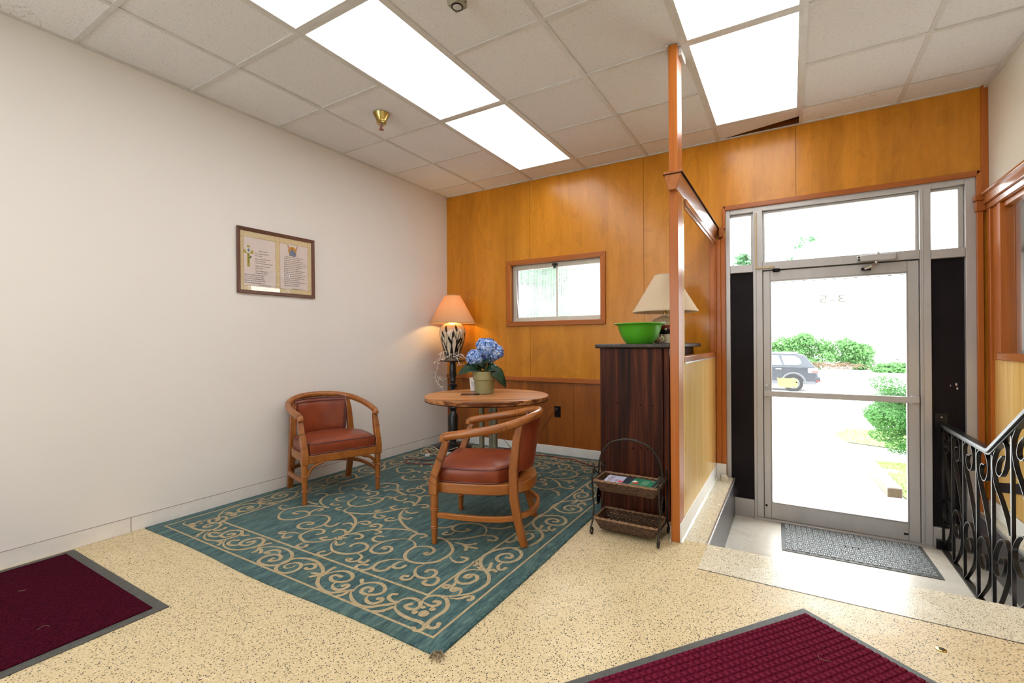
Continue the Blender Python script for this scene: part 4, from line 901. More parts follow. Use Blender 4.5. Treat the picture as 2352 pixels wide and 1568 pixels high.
def scr(a, b, z): return RV*a+FV*b+Vector((0,0,z))
heads = [(scr(.030,.0,.372),.078,190),(scr(.085,.02,.335),.070,150),(scr(-.010,.025,.395),.058,110),(scr(-.078,-.02,.292),.066,150),(scr(.035,.04,.30),.062,90)]
for c, r, n in heads:
    mb = MB()
    for i in range(n):
        zz = 1-1.6*(i+.5)/n; ph = i*2.39996; q = math.sqrt(max(0,1-zz*zz)); d = Vector((q*cos(ph), q*sin(ph), zz))
        d = (d+Vector((random.uniform(-.12,.12), random.uniform(-.12,.12), random.uniform(-.12,.12)))).normalized(); p = c+d*r*random.uniform(.88,1.06)
        a = d.orthogonal().normalized(); a = Matrix.Rotation(random.uniform(0,6), 3, d)@a; b = d.cross(a); s = random.uniform(.0125,.0175)
        for k in range(4):
            u = a*cos(k*pi/2)+b*sin(k*pi/2); w = d.cross(u)
            mb.add([p, p+u*s*.6+w*s*.5+d*s*.15, p+u*s*1.15+d*s*random.uniform(.1,.5), p+u*s*.6-w*s*.5+d*s*.15], [(0,1,2,3)])
    mb.ball(c, r*.84, 12, 8); mb.build('flower_head', M['petal'], fp, smooth=False)
    MB().tube(spline([(c.x*.2,c.y*.2,.16), (c.x*.5,c.y*.5,.16+(c.z-.16)*.5), tuple(c)], 4), .004, 6).build('stem', M['stem'], fp)
def leaf(mb, base, tip, up, w, fold=.35):
    base, tip, up = Vector(base), Vector(tip), Vector(up); d = tip-base; s = d.cross(up).normalized(); vs_ = []; fs_ = []; N_ = 9
    for i in range(N_):
        t = i/(N_-1); ww = w*(sin(pi*min(1,t*.93+.06))**.8)*(1 if t < .98 else .05); c = base+d*t+up*(.22*d.length*sin(pi*t)*.7)
        for k in (-1,-.5,0,.5,1): vs_.append(c+s*ww*k+up*abs(k)*ww*fold+up*.004*sin(t*20+k*3))
        if i:
            for k in range(4): a = (i-1)*5+k; fs_.append((a,a+1,a+6,a+5))
    mb.add(vs_, fs_)
for base, tip, w in ((scr(-.03,-.04,.20), scr(-.215,-.03,.155), .052), (scr(.0,-.05,.215), scr(-.10,-.02,.29), .034), (scr(.02,-.05,.20), scr(.10,-.06,.195), .045),
                     (scr(.05,-.05,.21), scr(.18,-.02,.045), .050), (scr(-.03,-.03,.19), scr(-.07,-.06,.255), .030), (scr(.0,.05,.2), scr(-.09,.16,.22), .045), (scr(.03,.05,.2), scr(.12,.15,.2), .045), (scr(-.01,-.04,.24), scr(.04,-.09,.27), .036)):
    mb = MB(); leaf(mb, base, tip, tuple((Vector((0,0,1))-FV*.75).normalized()), w*1.15); o = mb.build('leaf', M['leaf'], fp, ang=70)
    sm = o.modifiers.new('thick', 'SOLIDIFY'); sm.thickness = .0012
# paper cup
M['paper'] = plain('white_paper', (.80,.78,.74), .6, var=.02); M['ink'] = plain('dark_ink', (.03,.03,.035), .7)
cp = thing('paper_cup', 'white paper cup with a dark heart doodle behind the plant pot', 'cup', (1.129,-1.041,TZ))
MB().lathe([(.024,0),(.0275,.001),(.0365,.108),(.0385,.109),(.0385,.1125),(.0355,.1125),(.026,.006)], 28).build('cup_wall', M['paper'], cp)
hp = [(-.006,.060),(-.010,.070),(-.004,.078),(.002,.070),(.008,.078),(.014,.070),(.008,.056),(.0,.045),(-.008,.040)]
MB().tube(spline([tuple(Vector((.858*a,.514*a,b))+Vector((.514,-.858,0))*(.0335 if b > .06 else .0322)+RV*-.006) for a, b in hp], 3), .0011, 5).build('doodle', M['ink'], cp)
sl = MB().obox((0,0,.002), (.15,.085,.003), Matrix.Rotation(.55,3,'Z')).build('phone_case', M['blackpaint'], bevel=.002); sl.location = (1.285,-1.305,TZ)
tag(sl, 'thin dark flat case lying on the table in front of the pot', 'case')
# ================================================================ PEDESTAL STAND AND LIT LAMP
SX, SY = .295, -.272
ps = thing('plant_stand', 'black turned wooden pedestal stand in the room corner', 'stand', (SX,SY,.0075))
MB().lathe([(.205,0),(.208,.006),(.205,.022),(.17,.034),(.10,.042),(.045,.047)], 40).build('base', M['blackwood'], ps)
MB().lathe([(.040,.046),(.034,.06),(.036,.08),(.052,.09),(.055,.34),(.042,.37),(.03,.40),(.042,.425),(.048,.44),(.036,.46),(.046,.48),(.030,.51),(.034,.56),(.036,.60),(.040,.62),(.028,.64),(.030,.655),(.044,.67),(.047,.69),(.030,.705),(.028,.72),(.036,.735),(.030,.75),(.041,.80),(.036,.90),(.030,.935),(.06,.945)], 24).build('column', M['blackwood'], ps)
MB().lathe([(.09,.943),(.135,.947),(.142,.955),(.137,.9605)], 40).build('top_plate', M['blackwood'], ps)
M['glaze'] = plain('cream_glaze', (.72,.60,.44), .22, var=.05, coat=.4); M['blackglaze'] = plain('black_glaze', (.012,.010,.010), .25)
def shade_mat(name, c, tr):
    t = NT(name); out = t.n['Material Output']; f = t.noise(t.coord((1,1,1)), 220, 2)
    t.col(t.mix(f, tuple(x*.92 for x in c), c)).set(.85, 0, .1)
    tl = t.node('ShaderNodeBsdfTranslucent'); tl.inputs[0].default_value = (*c, 1); mx = t.node('ShaderNodeMixShader'); mx.inputs[0].default_value = tr
    t.l(t.b.outputs[0], mx.inputs[1]); t.l(tl.outputs[0], mx.inputs[2]); t.l(mx.outputs[0], out.inputs[0]); return t.m
M['shade1'] = shade_mat('linen_shade', (.72,.49,.29), .40); M['shade2'] = shade_mat('beige_shade', (.80,.64,.45), .25)
LZ = .969
lp = thing('table_lamp', 'lit table lamp with black cattails painted on a cream vase base', 'lamp', (SX,SY,LZ))
prof = [(.074,0),(.078,.006),(.086,.05),(.104,.12),(.126,.20),(.142,.27),(.1455,.30),(.141,.335),(.122,.375),(.09,.400),(.05,.412),(.034,.418),(.034,.425),(.04,.43),(.02,.436)]
def rad(z):
    for (r0,z0),(r1,z1) in zip(prof, prof[1:]):
        if z0 <= z <= z1: return r0+(r1-r0)*(z-z0)/max(z1-z0,1e-6)
    return prof[-1][0]
MB().lathe(prof, 48).build('vase_base', M['glaze'], lp)
mb = MB()
def paint(pts, ws):     # brushed glaze following the vase
    L = []; R = []; k = len(pts)
    for (a, z), w in zip(pts, ws):
        r = rad(z)+.0012; da = w/max(r,.03)
        L.append((r*cos(a-da), r*sin(a-da), z)); R.append((r*cos(a+da), r*sin(a+da), z))
    mb.add(L+R, [(i,i+1,k+i+1,k+i) for i in range(k-1)])
for i in range(46):
    a0 = 2*pi*i/46+random.uniform(-.03,.03); a1 = a0+random.choice((-1,1))*random.uniform(.1,.6); z1 = random.uniform(.20,.34); pts = []; ws = []
    for j in range(12):
        t = j/11; pts.append((a0+(a1-a0)*t**1.5, .006+z1*t)); ws.append(.0052*min(1,.45+t*1.6)*(1-t**3)+.0008)
    paint(pts, ws)
for i in range(22):
    a = 2*pi*i/22+random.uniform(-.06,.06); z = .275+.058*(i % 3-1)+random.uniform(-.012,.012); dl = random.uniform(-.12,.12); h = .036
    paint([(a+dl*t, z+h*t) for t in [k/8*2-1 for k in range(9)]], [0.0014+.0115*max(0,(1-abs(k/8*2-1)**3.5)) for k in range(9)])
    paint([(a-dl-.05+.05*t, z-h-.12+.12*t) for t in [k/6 for k in range(7)]], [.0016]*7)
    paint([(a+dl, z+h), (a+dl*1.3, z+h+.022)], [.0016,.0007])
mb.build('painted_cattails', M['blackglaze'], lp, kind='stuff', smooth=False)
MB().lathe([(.2515,.405),(.2525,.408),(.087,.712),(.0845,.714),(.084,.712),(.249,.409)], 56, cap=False).build('lamp_shade', M['shade1'], lp)
MB().lathe([(.2530,.404),(.2545,.407),(.2525,.414),(.2505,.411)], 56, cap=False).build('shade_trim', M['shade1'], lp); MB().lathe([(.0895,.704),(.0890,.714),(.0845,.7155),(.083,.712)], 40, cap=False).build('shade_trim', M['shade1'], lp)
MB().cyl((0,0,.43), (0,0,.475), .013, 12).build('socket', M['brass'], lp)
M['bulb'] = emit('glowing_bulb', (1,.72,.38), 14)
MB().ball((0,0,.515), .03, 14, 10, (1,1,1.25)).build('bulb', M['bulb'], lp)
ld = bpy.data.lights.new('bulb_light', 'POINT'); ld.energy = BULB; ld.color = (1,.62,.25); ld.shadow_soft_size = .035
lo = bpy.data.objects.new('bulb_light', ld); C.objects.link(lo); lo.parent = lp; lo.location = (0,0,.52)
# silver twig garland over the stand
M['twig'] = plain('silver_glitter_twig', (.85,.80,.74), .4, 0, var=.1, scale=200)
tw = thing('twig_garland', 'pale glittery twig spray draped over the black pedestal stand', 'decoration', (SX,SY,LZ)); rnd = random.Random(3)
def twig(mb, a, b, sag, depth=2, r=.0024):
    a, b = Vector(a), Vector(b); m = (a+b)/2+Vector((rnd.uniform(-.02,.02), rnd.uniform(-.02,.02), sag)); pts = spline([a, a.lerp(m,.6)+Vector((0,0,.01)), m, b], 4); mb.tube(pts, r, 5)
    if depth:
        for i in range(2, len(pts), 2):
            d = Vector((rnd.uniform(-1,1), rnd.uniform(-1,1), rnd.uniform(-.8,.6))).normalized()*rnd.uniform(.02,.055); e = pts[i]+d; mb.tube([pts[i], pts[i]+d*.5+Vector((0,0,.006)), e], [r*.7,r*.6,r*.5], 4); mb.ball(e, .0042, 6, 4)
mb = MB(); W0 = lambda a, b, z: tuple(RV*a+FV*b+Vector((0,0,z)))
twig(mb, W0(.13,-.12,.02), W0(-.10,-.13,.005), .055); twig(mb, W0(.02,-.15,.045), W0(.10,-.17,-.05), .02); twig(mb, W0(-.10,-.13,.005), W0(-.185,-.10,-.02), .02)
twig(mb, W0(-.10,-.10,.01), W0(-.06,-.08,.10), .04); twig(mb, W0(-.15,-.10,.0), W0(-.18,-.08,-.14), .0); twig(mb, W0(-.18,-.08,-.14), W0(-.15,-.08,-.26), .0); twig(mb, W0(-.15,-.08,-.26), W0(-.09,-.09,-.33), .0)
twig(mb, W0(-.16,-.08,-.20), W0(-.10,-.10,-.22), .01); twig(mb, W0(.06,-.14,.05), W0(.15,-.13,.02), .03); twig(mb, W0(-.13,-.1,0), W0(-.12,-.07,.09), .03, 1)
mb.build('twigs', M['twig'], tw, kind='stuff')
# ================================================================ CORDS
M['redcord'] = plain('red_cord', (.20,.024,.018), .5); M['tancord'] = plain('cream_cord', (.62,.55,.38), .5); M['blackcord'] = plain('brown_cord', (.03,.02,.016), .5)
ZR = .0115
def cord(name, label, pts, r, m, n=8):
    c = Vector((pts[0][0],pts[0][1],0)); t = thing(name, label, 'cord', c)
    MB(c).tube(spline([(p[0],p[1],p[2] if len(p) > 2 else ZR) for p in pts], n), r, 7).build('cable', m, t); return t, c
t, c = cord('extension_cord', 'dark red extension cord looped on the rug beside the black pedestal', [(.215,-.585),(.28,-.62),(.40,-.70),(.50,-.78),(.47,-.86),(.36,-.90),(.26,-.92),(.28,-1.0),(.36,-1.06),(.46,-1.02),(.56,-.98),(.75,-.92),(.95,-.72),(1.0,-.5),(.92,-.35),(.7,-.3),(.52,-.28)], .0045, M['redcord'])
MB(c).tube([(.15,-.53,.016),(.165,-.545,.016),(.205,-.58,.016)], [.010,.014,.010], 8).build('socket_end', M['redcord'], t)
t, c = cord('extension_cord', 'dark red extension cord running along the wall to the dark cabinet', [(1.15,-.16),(1.22,-.20),(1.33,-.14),(1.45,-.13),(1.55,-.155),(1.66,-.13),(1.78,-.20),(1.92,-.275),(2.06,-.29),(2.20,-.27),(2.30,-.25)], .0048, M['redcord'])
MB(c).tube([(2.25,-.262,.013),(2.30,-.25,.015),(2.345,-.235,.015)], [.008,.013,.013], 8).build('plug_end', M['redcord'], t)
coil = []
for i in range(36): a = i*.72; coil.append((1.02+(.10+.02*sin(i))*cos(a), -.22+(.055+.015*cos(i*2))*sin(a), ZR+.0012*i+.006*(i % 2)))
cord('cord_coil', 'coil of dark red cord heaped behind the round table', coil, .0042, M['redcord'], 4)
for k, (lbl, pts) in enumerate((('cream cord tangled in front of the pedestal foot', [(.20,-.62),(.26,-.56,.05),(.33,-.58,.03),(.30,-.66),(.22,-.64,.05),(.20,-.55,.03),(.28,-.50),(.38,-.56),(.50,-.56)]),
                                ('cream cord hanging from the pedestal to the wall end of the rug', [(.46,-.40,.05),(.36,-.52,.02),(.24,-.58,.07),(.16,-.62,.03),(.22,-.70),(.34,-.66),(.44,-.62)]))):
    cord('lamp_cord', lbl, pts, .0032, M['tancord'])
pst = thing('power_strip', 'cream power strip on the rug in front of the black pedestal', 'power strip', (.47,-.60,.0075), radians(12)); MB().box(-.09,-.02,0,.09,.02,.028).build('housing', M['tancord'], pst, bevel=.004)
for x in (-.055,-.02,.015,.05): MB().box(x-.010,-.013,.0275,x+.010,.013,.029).build('outlet_face', M['paper'], pst)
pl = thing('plug', 'white plug with a blue face lying on the rug by the red cord', 'plug', (.335,-.745,.0075), .5); MB().box(-.022,-.014,0,.022,.014,.024).build('body', M['paper'], pl, bevel=.004)
M['blueplastic'] = plain('blue_plastic', (.06,.16,.38), .4); MB().box(-.026,-.012,.003,-.022,.012,.021).build('face', M['blueplastic'], pl)
ou = thing('wall_outlet', 'dark brown wall outlet with a plug below the chair rail', 'outlet', (1.443,0,.445)); o_ = (1.443,0,.445)
MB(o_).box(1.408,-.006,.388,1.478,0,.502).build('cover_plate', M['blackpaint'], ou, bevel=.002); 
for z in (.42,.47): MB(o_).box(1.425,-.009,z-.017,1.461,-.005,z+.017).build('receptacle', M['groove'], ou, bevel=.002)
MB(o_).box(1.428,-.032,.458,1.455,-.008,.484).build('plug', M['blackcord'], ou, bevel=.004)
wc = thing('hanging_cord', 'thin brown cord hanging from the wall outlet toward the floor', 'cord', (1.44,-.02,.45)); MB((1.44,-.02,.45)).tube(spline([(1.44,-.03,.465),(1.38,-.03,.40),(1.33,-.025,.32),(1.25,-.02,.22),(1.17,-.02,.15),(1.13,-.02,.10)], 5), .0022, 6).build('cable', M['blackcord'], wc)
wc = thing('hanging_cord', 'thin dark lamp cord hanging down the wainscot behind the table', 'cord', (.5,-.03,.74)); MB((.5,-.03,.74)).tube(spline([(.42,-.08,.93),(.47,-.03,.78),(.53,-.025,.6),(.62,-.02,.4),(.70,-.02,.2),(.9,-.03,.0115)], 5), .0022, 6).build('cable', M['blackcord'], wc)
# ================================================================ CABINET AND WHAT STANDS ON IT
cb = thing('cabinet', 'tall dark stained wooden cabinet against the partition', 'cabinet', (2.61,-.75,0)); o_ = (2.61,-.75,0)
MB(o_).box(2.378,-1.285,0,2.80,-.18,1.116).build('body', M['dark_oak'], cb, bevel=.004)
MB(o_).box(2.378,-1.287,.0,2.402,-1.284,1.116).build('corner_strip', M['dark_oak'], cb)
MB(o_).box(2.80,-1.262,.03,2.822,-1.25,1.08).box(2.80,-1.27,0,2.838,-1.225,1.116).build('face_stile', M['dark_oak'], cb, bevel=.003)
for y0, y1 in ((-1.20,-.73), (-.71,-.22)): d = MB(o_).box(2.80,y0,.08,2.822,y1,1.06).build('door', M['dark_oak'], cb, bevel=.003); MB(o_).ball((2.834,y1-.05 if y0 < -1 else y0+.05,.6), .012, 10, 7).build('knob', M['iron_old'], d)
MB(o_).box(2.347,-1.312,1.116,2.86,-.165,1.146).build('top_board', M['dark_top'], cb, bevel=.011)
for i, (x, z) in enumerate(((2.42,.72),(2.50,.745),(2.575,.745),(2.655,.742),(2.735,.74),(2.43,.48),(2.60,.45),(2.655,.46),(2.70,.455),(2.745,.45),(2.44,.23),(2.52,.21),(2.68,.20))):
    MB(o_).cyl((x,-1.2852,z), (x,-1.2872,z), .006, 10).build('nail_hole', M['groove'], cb)
M['greenplastic'] = plain('lime_plastic', (.085,.42,.018), .35, var=.04)
bw = thing('mixing_bowl', 'bright green plastic bowl on the dark cabinet', 'bowl', (2.605,-1.12,1.1465))
MB().lathe([(.088,0),(.092,.004),(.098,.010),(.118,.04),(.138,.085),(.149,.122),(.156,.130),(.171,.134),(.174,.138),(.170,.141),(.152,.137),(.143,.120),(.131,.083),(.110,.040),(.09,.014),(.04,.011)], 48).build('bowl_wall', M['greenplastic'], bw)
l2 = thing('table_lamp', 'unlit table lamp with a wide beige shade behind the partition post', 'lamp', (2.662,-.60,1.1465))
M['glaze2'] = plain('speckled_cream_glaze', (.60,.48,.30), .3, var=.14, scale=18, coat=.3)
MB().lathe([(.062,0),(.07,.006),(.095,.025),(.124,.075),(.130,.11),(.118,.155),(.085,.19),(.045,.208),(.03,.213),(.03,.222),(.018,.226)], 40).build('vase_base', M['glaze2'], l2)
MB().cyl((0,0,.225), (0,0,.30), .012, 12).build('socket', M['brass'], l2)
MB().lathe([(.2440,.245),(.2455,.250),(.0775,.536),(.0745,.537),(.074,.534),(.2420,.250)], 56, cap=False).build('lamp_shade', M['shade2'], l2)
MB().lathe([(.2455,.243),(.2475,.247),(.2445,.258),(.242,.255)], 56, cap=False).build('shade_trim', M['shade2'], l2); MB().lathe([(.081,.523),(.080,.537),(.0745,.5385),(.074,.53)], 40, cap=False).build('shade_trim', M['shade2'], l2)
MB().tube([(.0,.0,.536),(0,0,.548)], .008, 10).build('finial', M['brass'], l2)
cn = thing('canister', 'small cream canister under the red and black box on the cabinet', 'canister', (2.765,-.93,1.1465)); MB().lathe([(.045,0),(.05,.004),(.056,.055),(.058,.062),(.053,.066)], 28).build('tub', M['glaze'], cn)
bxr = thing('clasp_box', 'red lidded black box with a clasp stacked on the cream canister', 'box', (2.755,-.93,1.213)); M['redgloss'] = plain('red_gloss', (.17,.016,.014), .25)
MB().box(-.07,-.05,0,.07,.05,.032).build('base', M['blackpaint'], bxr, bevel=.003); MB().box(-.072,-.052,.032,.072,.052,.066).build('lid', M['redgloss'], bxr, bevel=.004); MB().box(-.01,-.057,.026,.006,-.051,.042).build('clasp', M['steel'], bxr, bevel=.002)
MB().lathe([(.012,.066),(.014,.072),(.012,.088),(.006,.091)], 14, (-.03,0,0)).build('knob', M['steel'], bxr)
def floral():
    t = NT('floral_print'); v = t.node('ShaderNodeTexVoronoi'); t.l(t.coord(), v.inputs['Vector']); v.inputs['Scale'].default_value = 95
    sx = t.node('ShaderNodeSeparateColor'); t.l(v.outputs['Color'], sx.inputs[0])
    t.col(t.ramp(sx.outputs[0], [(0, (.62,.56,.42)), (.45, (.72,.66,.5)), (.6, (.20,.28,.10)), (.75, (.65,.25,.24)), (.88, (.7,.62,.45))], 'CONSTANT')).set(.7); return t.m
M['floral'] = floral()
pc = MB(); vs_ = []
pc.ball((0,0,.032), .045, 14, 9, (1.05,.7,.72)); pc.tube([(.02,-.02,.05),(.035,-.03,.062)], .006, 6)
pc = pc.build('pouch', M['floral']); pc.location = (2.70,-1.0,1.1465); tag(pc, 'small floral print pouch beside the green bowl', 'pouch')
# ================================================================ TWO-TIER BASKET RACK
def wick():
    t = NT('brown_wicker'); f = t.noise(t.coord(), 60, 3); t.col(t.ramp(f, [(.3, (.035,.016,.007)), (.7, (.135,.062,.028))])).set(.6).bump(f, .3); return t.m
M['wicker'] = wick(); M['wicker_rim'] = plain('wicker_rim', (.26,.135,.062), .55, var=.25, scale=80, bump=.3)
BX, BY = 2.668, -1.578
rk = thing('basket_rack', 'wrought iron rack with two wicker baskets beside the partition post', 'rack', (BX,BY,0))
def basket(z0, h, lab_):
    w0, d0, w1, d1 = .158, .072, .188, .102      # half sizes bottom / rim
    bk = MB()
    def per(w, d, z, n, off=0):
        P_ = []
        corners = [(-w,-d),(w,-d),(w,d),(-w,d)]; L_ = [2*w,2*d,2*w,2*d]; tot = sum(L_)
        for i in range(n):
            s = tot*i/n
            for k in range(4):
                if s <= L_[k]: break
                s -= L_[k]
            a, b = corners[k], corners[(k+1)%4]; t = s/L_[k]; x, y = a[0]+(b[0]-a[0])*t, a[1]+(b[1]-a[1])*t
            nn = ((0,-1),(1,0),(0,1),(-1,0))[k]; P_.append((x+nn[0]*off*(-1)**i, y+nn[1]*off*(-1)**i, z))
        return P_
    N_ = 88; rowsn = 8
    for r in range(rowsn):
        t = (r+.5)/rowsn; p = per(w0+(w1-w0)*t, d0+(d1-d0)*t, z0+h*t, N_, .0024*(-1)**r); bk.tube(p+[p[0]], .0046, 5)
    a, b = per(w0,d0,z0,N_//2), per(w1,d1,z0+h,N_//2)
    for i in range(N_//2): bk.tube([a[i],b[i]], .0024, 4)
    for i in range(17):
        y = -d0+.005+(2*d0-.010)*i/16; P_ = []
        for k in range(34): x = -w0+2*w0*k/33; P_.append((x, y, z0+.002*(-1)**(k+i)))
        bk.tube(P_, .0048, 4)
    for i in range(30): x = -w0+2*w0*(i+.5)/30; bk.tube([(x,-d0,z0),(x,d0,z0)], .0022, 4)
    o = bk.build('basket', M['wicker'], rk, label=lab_)
    rm = MB(); p = per(w1,d1,z0+h,96)
    for ph in (0, pi): q = [(x+.003*cos(i*1.05+ph), y+.003*sin(i*1.05+ph), z+.0032*sin(i*1.05+ph)) for i, (x,y,z) in enumerate(p)]; rm.tube(q+[q[0]], .0045, 6)
    rm.build('rim', M['wicker_rim'], o); return o
basket(.258, .064, 'upper wicker basket holding two books'); basket(.028, .068, 'empty lower wicker basket')
ir = M['iron_old']
MB().tube(spline([(-.195,.0,.30),(-.193,0,.40),(-.17,0,.475),(-.115,0,.538),(-.05,0,.562),(0,0,.566),(.05,0,.562),(.115,0,.538),(.17,0,.475),(.193,0,.40),(.195,0,.30)], 5), .0055, 8).build('handle', ir, rk)
MB().tube(spline([(-.045,0,.5645),(0,0,.5675),(.045,0,.5645)], 4), .0085, 8).build('handle_grip', ir, rk)
def scroll(c, r0, r1, a0, turns, ax, n=16):
    out = []
    for i in range(n+1):
        t = i/n; a = a0+turns*2*pi*t; r = r0+(r1-r0)*t; out.append((c[0], c[1]+r*cos(a)*ax, c[2]+r*sin(a)))
    return out
for s in (-1, 1):
    x = s*.198
    for f in (-1, 1):
        leg = scroll((x,f*.118,.024), .010, .0235, .6, 1.0, f, 12)+[(x,f*.096,.09),(x,f*.082,.16),(x,f*.098,.24),(x,f*.108,.32),(x,f*.100,.362)]
        MB().tube(spline(leg, 3), .0055, 7).build('leg', ir, rk)
        MB().tube(scroll((x,f*.080,.372), .021, .009, 0, 1.1, f), .0045, 7).build('curl', ir, rk)
    MB().tube([(x,-.10,.085),(x,.10,.085)], .005, 6).tube([(x,-.10,.325),(x,.10,.325)], .005, 6).build('cross_bar', ir, rk)
    mb = MB()
    for k in range(9): a = pi/2+k*pi*2/9; mb.prism([(.016*cos(b)+.022*cos(a), .20+.026*sin(b)+.03*sin(a)) for b in [j*pi/4 for j in range(8)]], x-.002, x+.002, 'x')
    mb.build('leaf_medallion', ir, rk, kind='stuff')
    MB().tube(spline([(x,-.06,.36),(x+s*.012,-.03,.37),(x+s*.012,0,.345),(x,.03,.33)], 4), .004, 6).build('hook', ir, rk)
M['lav'] = plain('lavender_cover', (.55,.55,.72), .4, var=.04); M['grn'] = plain('green_cover', (.025,.22,.11), .4, var=.05); M['pages'] = plain('paper_pages', (.70,.66,.56), .8)
M['maroon'] = plain('maroon_ink', (.16,.03,.04), .6); M['pink'] = plain('pink_print', (.70,.10,.16), .5); M['redp'] = plain('red_print', (.55,.03,.03), .5); M['white'] = plain('white_print', (.82,.80,.76), .5); M['navy'] = plain('navy_print', (.02,.03,.05), .5)
bz = .298
b1 = thing('book', 'lavender covered book lying in the upper wicker basket', 'book', (BX-.045,BY+.0,bz), radians(3))
MB().box(-.098,-.066,.004,.060,.066,.018).build('pages', M['pages'], b1); MB().box(-.10,-.068,.018,.062,.068,.021).box(-.10,-.068,0,.062,.068,.004).build('cover', M['lav'], b1, bevel=.001)
MB().box(.012,-.068,.0208,.062,.068,.0214).build('cover_band', M['navy'], b1); MB().prism([(.0+.018*cos(a*pi/6), -.045+.02*sin(a*pi/6)) for a in range(12)], .0213, .0217).build('cover_art', M['pink'], b1, smooth=False)
rot = Matrix.Rotation(radians(90), 4, 'Z')
text_mesh('UTH', .048, Matrix.Translation((-.050,-.055,.0213)) @ rot, 'title', b1, M['maroon'], .0002); text_mesh('PS', .036, Matrix.Translation((-.012,-.045,.0213)) @ rot, 'title', b1, M['maroon'], .0002)
b2_ = thing('book', 'green covered book with red and white print in the upper wicker basket', 'book', (BX+.082,BY-.004,bz+.002), radians(-2))
MB().box(-.063,-.064,.004,.075,.064,.020).build('pages', M['pages'], b2_); MB().box(-.064,-.066,.020,.076,.066,.023).box(-.064,-.066,0,.076,.066,.004).build('cover', M['grn'], b2_, bevel=.001)
MB().prism([(.045+.008*cos(a*pi/6), .046+.008*sin(a*pi/6)) for a in range(12)], .0229, .0234).build('dot', M['pink'], b2_, smooth=False)
mb = MB(); [mb.box(.0+.010*k, -.045, .0229, .0015+.010*k, .03, .0233) for k in range(4)]; mb.build('print_lines', M['white'], b2_, kind='stuff')
MB().prism([(-.05,-.055),(-.012,-.05),(-.02,-.02),(-.045,-.03)], .0229, .0234).build('cover_art', M['redp'], b2_, smooth=False); MB().prism([(-.06,-.03),(-.035,-.025),(-.03,.0),(-.055,.01)], .0229, .0235).build('cover_art', M['white'], b2_, smooth=False)
MB().box(.066,-.066,.0229,.076,.066,.0233).build('cover_band', M['navy'], b2_)
# small cardboard trap box on the ledge
M['card'] = plain('worn_card', (.62,.56,.45), .8, var=.08); mt = thing('bait_box', 'small worn cardboard box on the ledge at the foot of the entrance frame', 'box', (3.022,-.115,.0), .25)
MB().box(-.022,-.045,0,.028,.045,.038).build('carton', M['card'], mt, bevel=.002); MB().box(-.012,-.03,.0378,.02,.03,.0386).build('print', M['white'], mt)
# brass floor plug
fpg = thing('floor_plug', 'round brass floor plug set in the terrazzo', 'floor plug', (3.986,-2.04,0)); MB().lathe([(.017,0),(.016,.002),(.012,.003),(.004,.003)], 24).build('rim', M['brass'], fpg); MB().cyl((0,0,.002),(0,0,.004), .006, 12).build('cap', M['iron_old'], fpg)
# ================================================================ IRON RAILING
RX = 4.42; rl = thing('stair_railing', 'black wrought iron railing with scrolls beside the entry steps', 'railing', (RX,-.6,-.31)); o_ = (RX,-.6,-.31)
def ztop(y): return .556 if y > -.93 else .556+(-.93-y)*.575
def zbot(y): return -.305 if y > -1.19 else (-.153 if y > -1.5 else .002)
MB(o_).ribbon([(RX,.025,.567),(RX,-.915,.567),(RX,-.945,.576),(RX,-1.50,.567+.325)], (1,0,0), .045, .024).build('hand_rail', M['iron'], rl, bevel=.004)
MB(o_).ribbon([(RX,.025,.549),(RX,-.915,.549),(RX,-.945,.556),(RX,-1.50,.549+.325)], (1,0,0), .028, .012).build('sub_rail', M['iron'], rl, bevel=.003)
MB(o_).box(RX-.016, .02, -.309, RX+.016, -1.19, -.297).build('foot_rail', M['iron_old'], rl)
MB(o_).box(RX-.035, .024, .545, RX+.035, .034, .64).build('wall_plate', M['iron'], rl, bevel=.003); MB(o_).cyl((RX,.024,.615),(RX,.018,.615), .005, 10).build('bolt', M['steel'], rl)
MB(o_).box(RX-.04, -.02, -.309, RX+.04, .03, -.24).build('foot_block', M['iron'], rl, bevel=.004)
ybars = [.0, -.245, -.475, -.715, -.955, -1.21, -1.475]
for y in ybars: MB(o_).box(RX-.0075, y-.0075, zbot(y), RX+.0075, y+.0075, ztop(y)).build('baluster', M['iron'], rl)
TOP = [(.59,.91),(.37,.90),(.29,.85),(.48,.805),(.7,.83),(.80,.90),(.67,.975),(.37,.995),(.11,.955),(.09,.88),(.2,.78),(.48,.665),(.75,.54),(.94,.43)]
BOT = [(.1,.01),(.58,.13),(.82,.22),(.86,.34),(.66,.42),(.37,.435),(.09,.37),(.11,.28),(.34,.23),(.6,.245),(.68,.30),(.5,.335),(.33,.31)]
for y0, y1 in zip(ybars, ybars[1:]):
    for nm, S_ in (('upper_scroll', TOP), ('lower_scroll', BOT)):
        pts = []
        for s, t in S_:
            y = y0+(y1-y0)*s; zb = zbot(y0-.01)+(zbot(y1+.01)-zbot(y0-.01))*s; zt = ztop(y); pts.append((RX, y, zb+(zt-zb)*t-.004*(t > .99)))
        MB(o_).ribbon(spline(pts, 5), (1,0,0), .020, .005).build(nm, M['iron'], rl, ang=60)
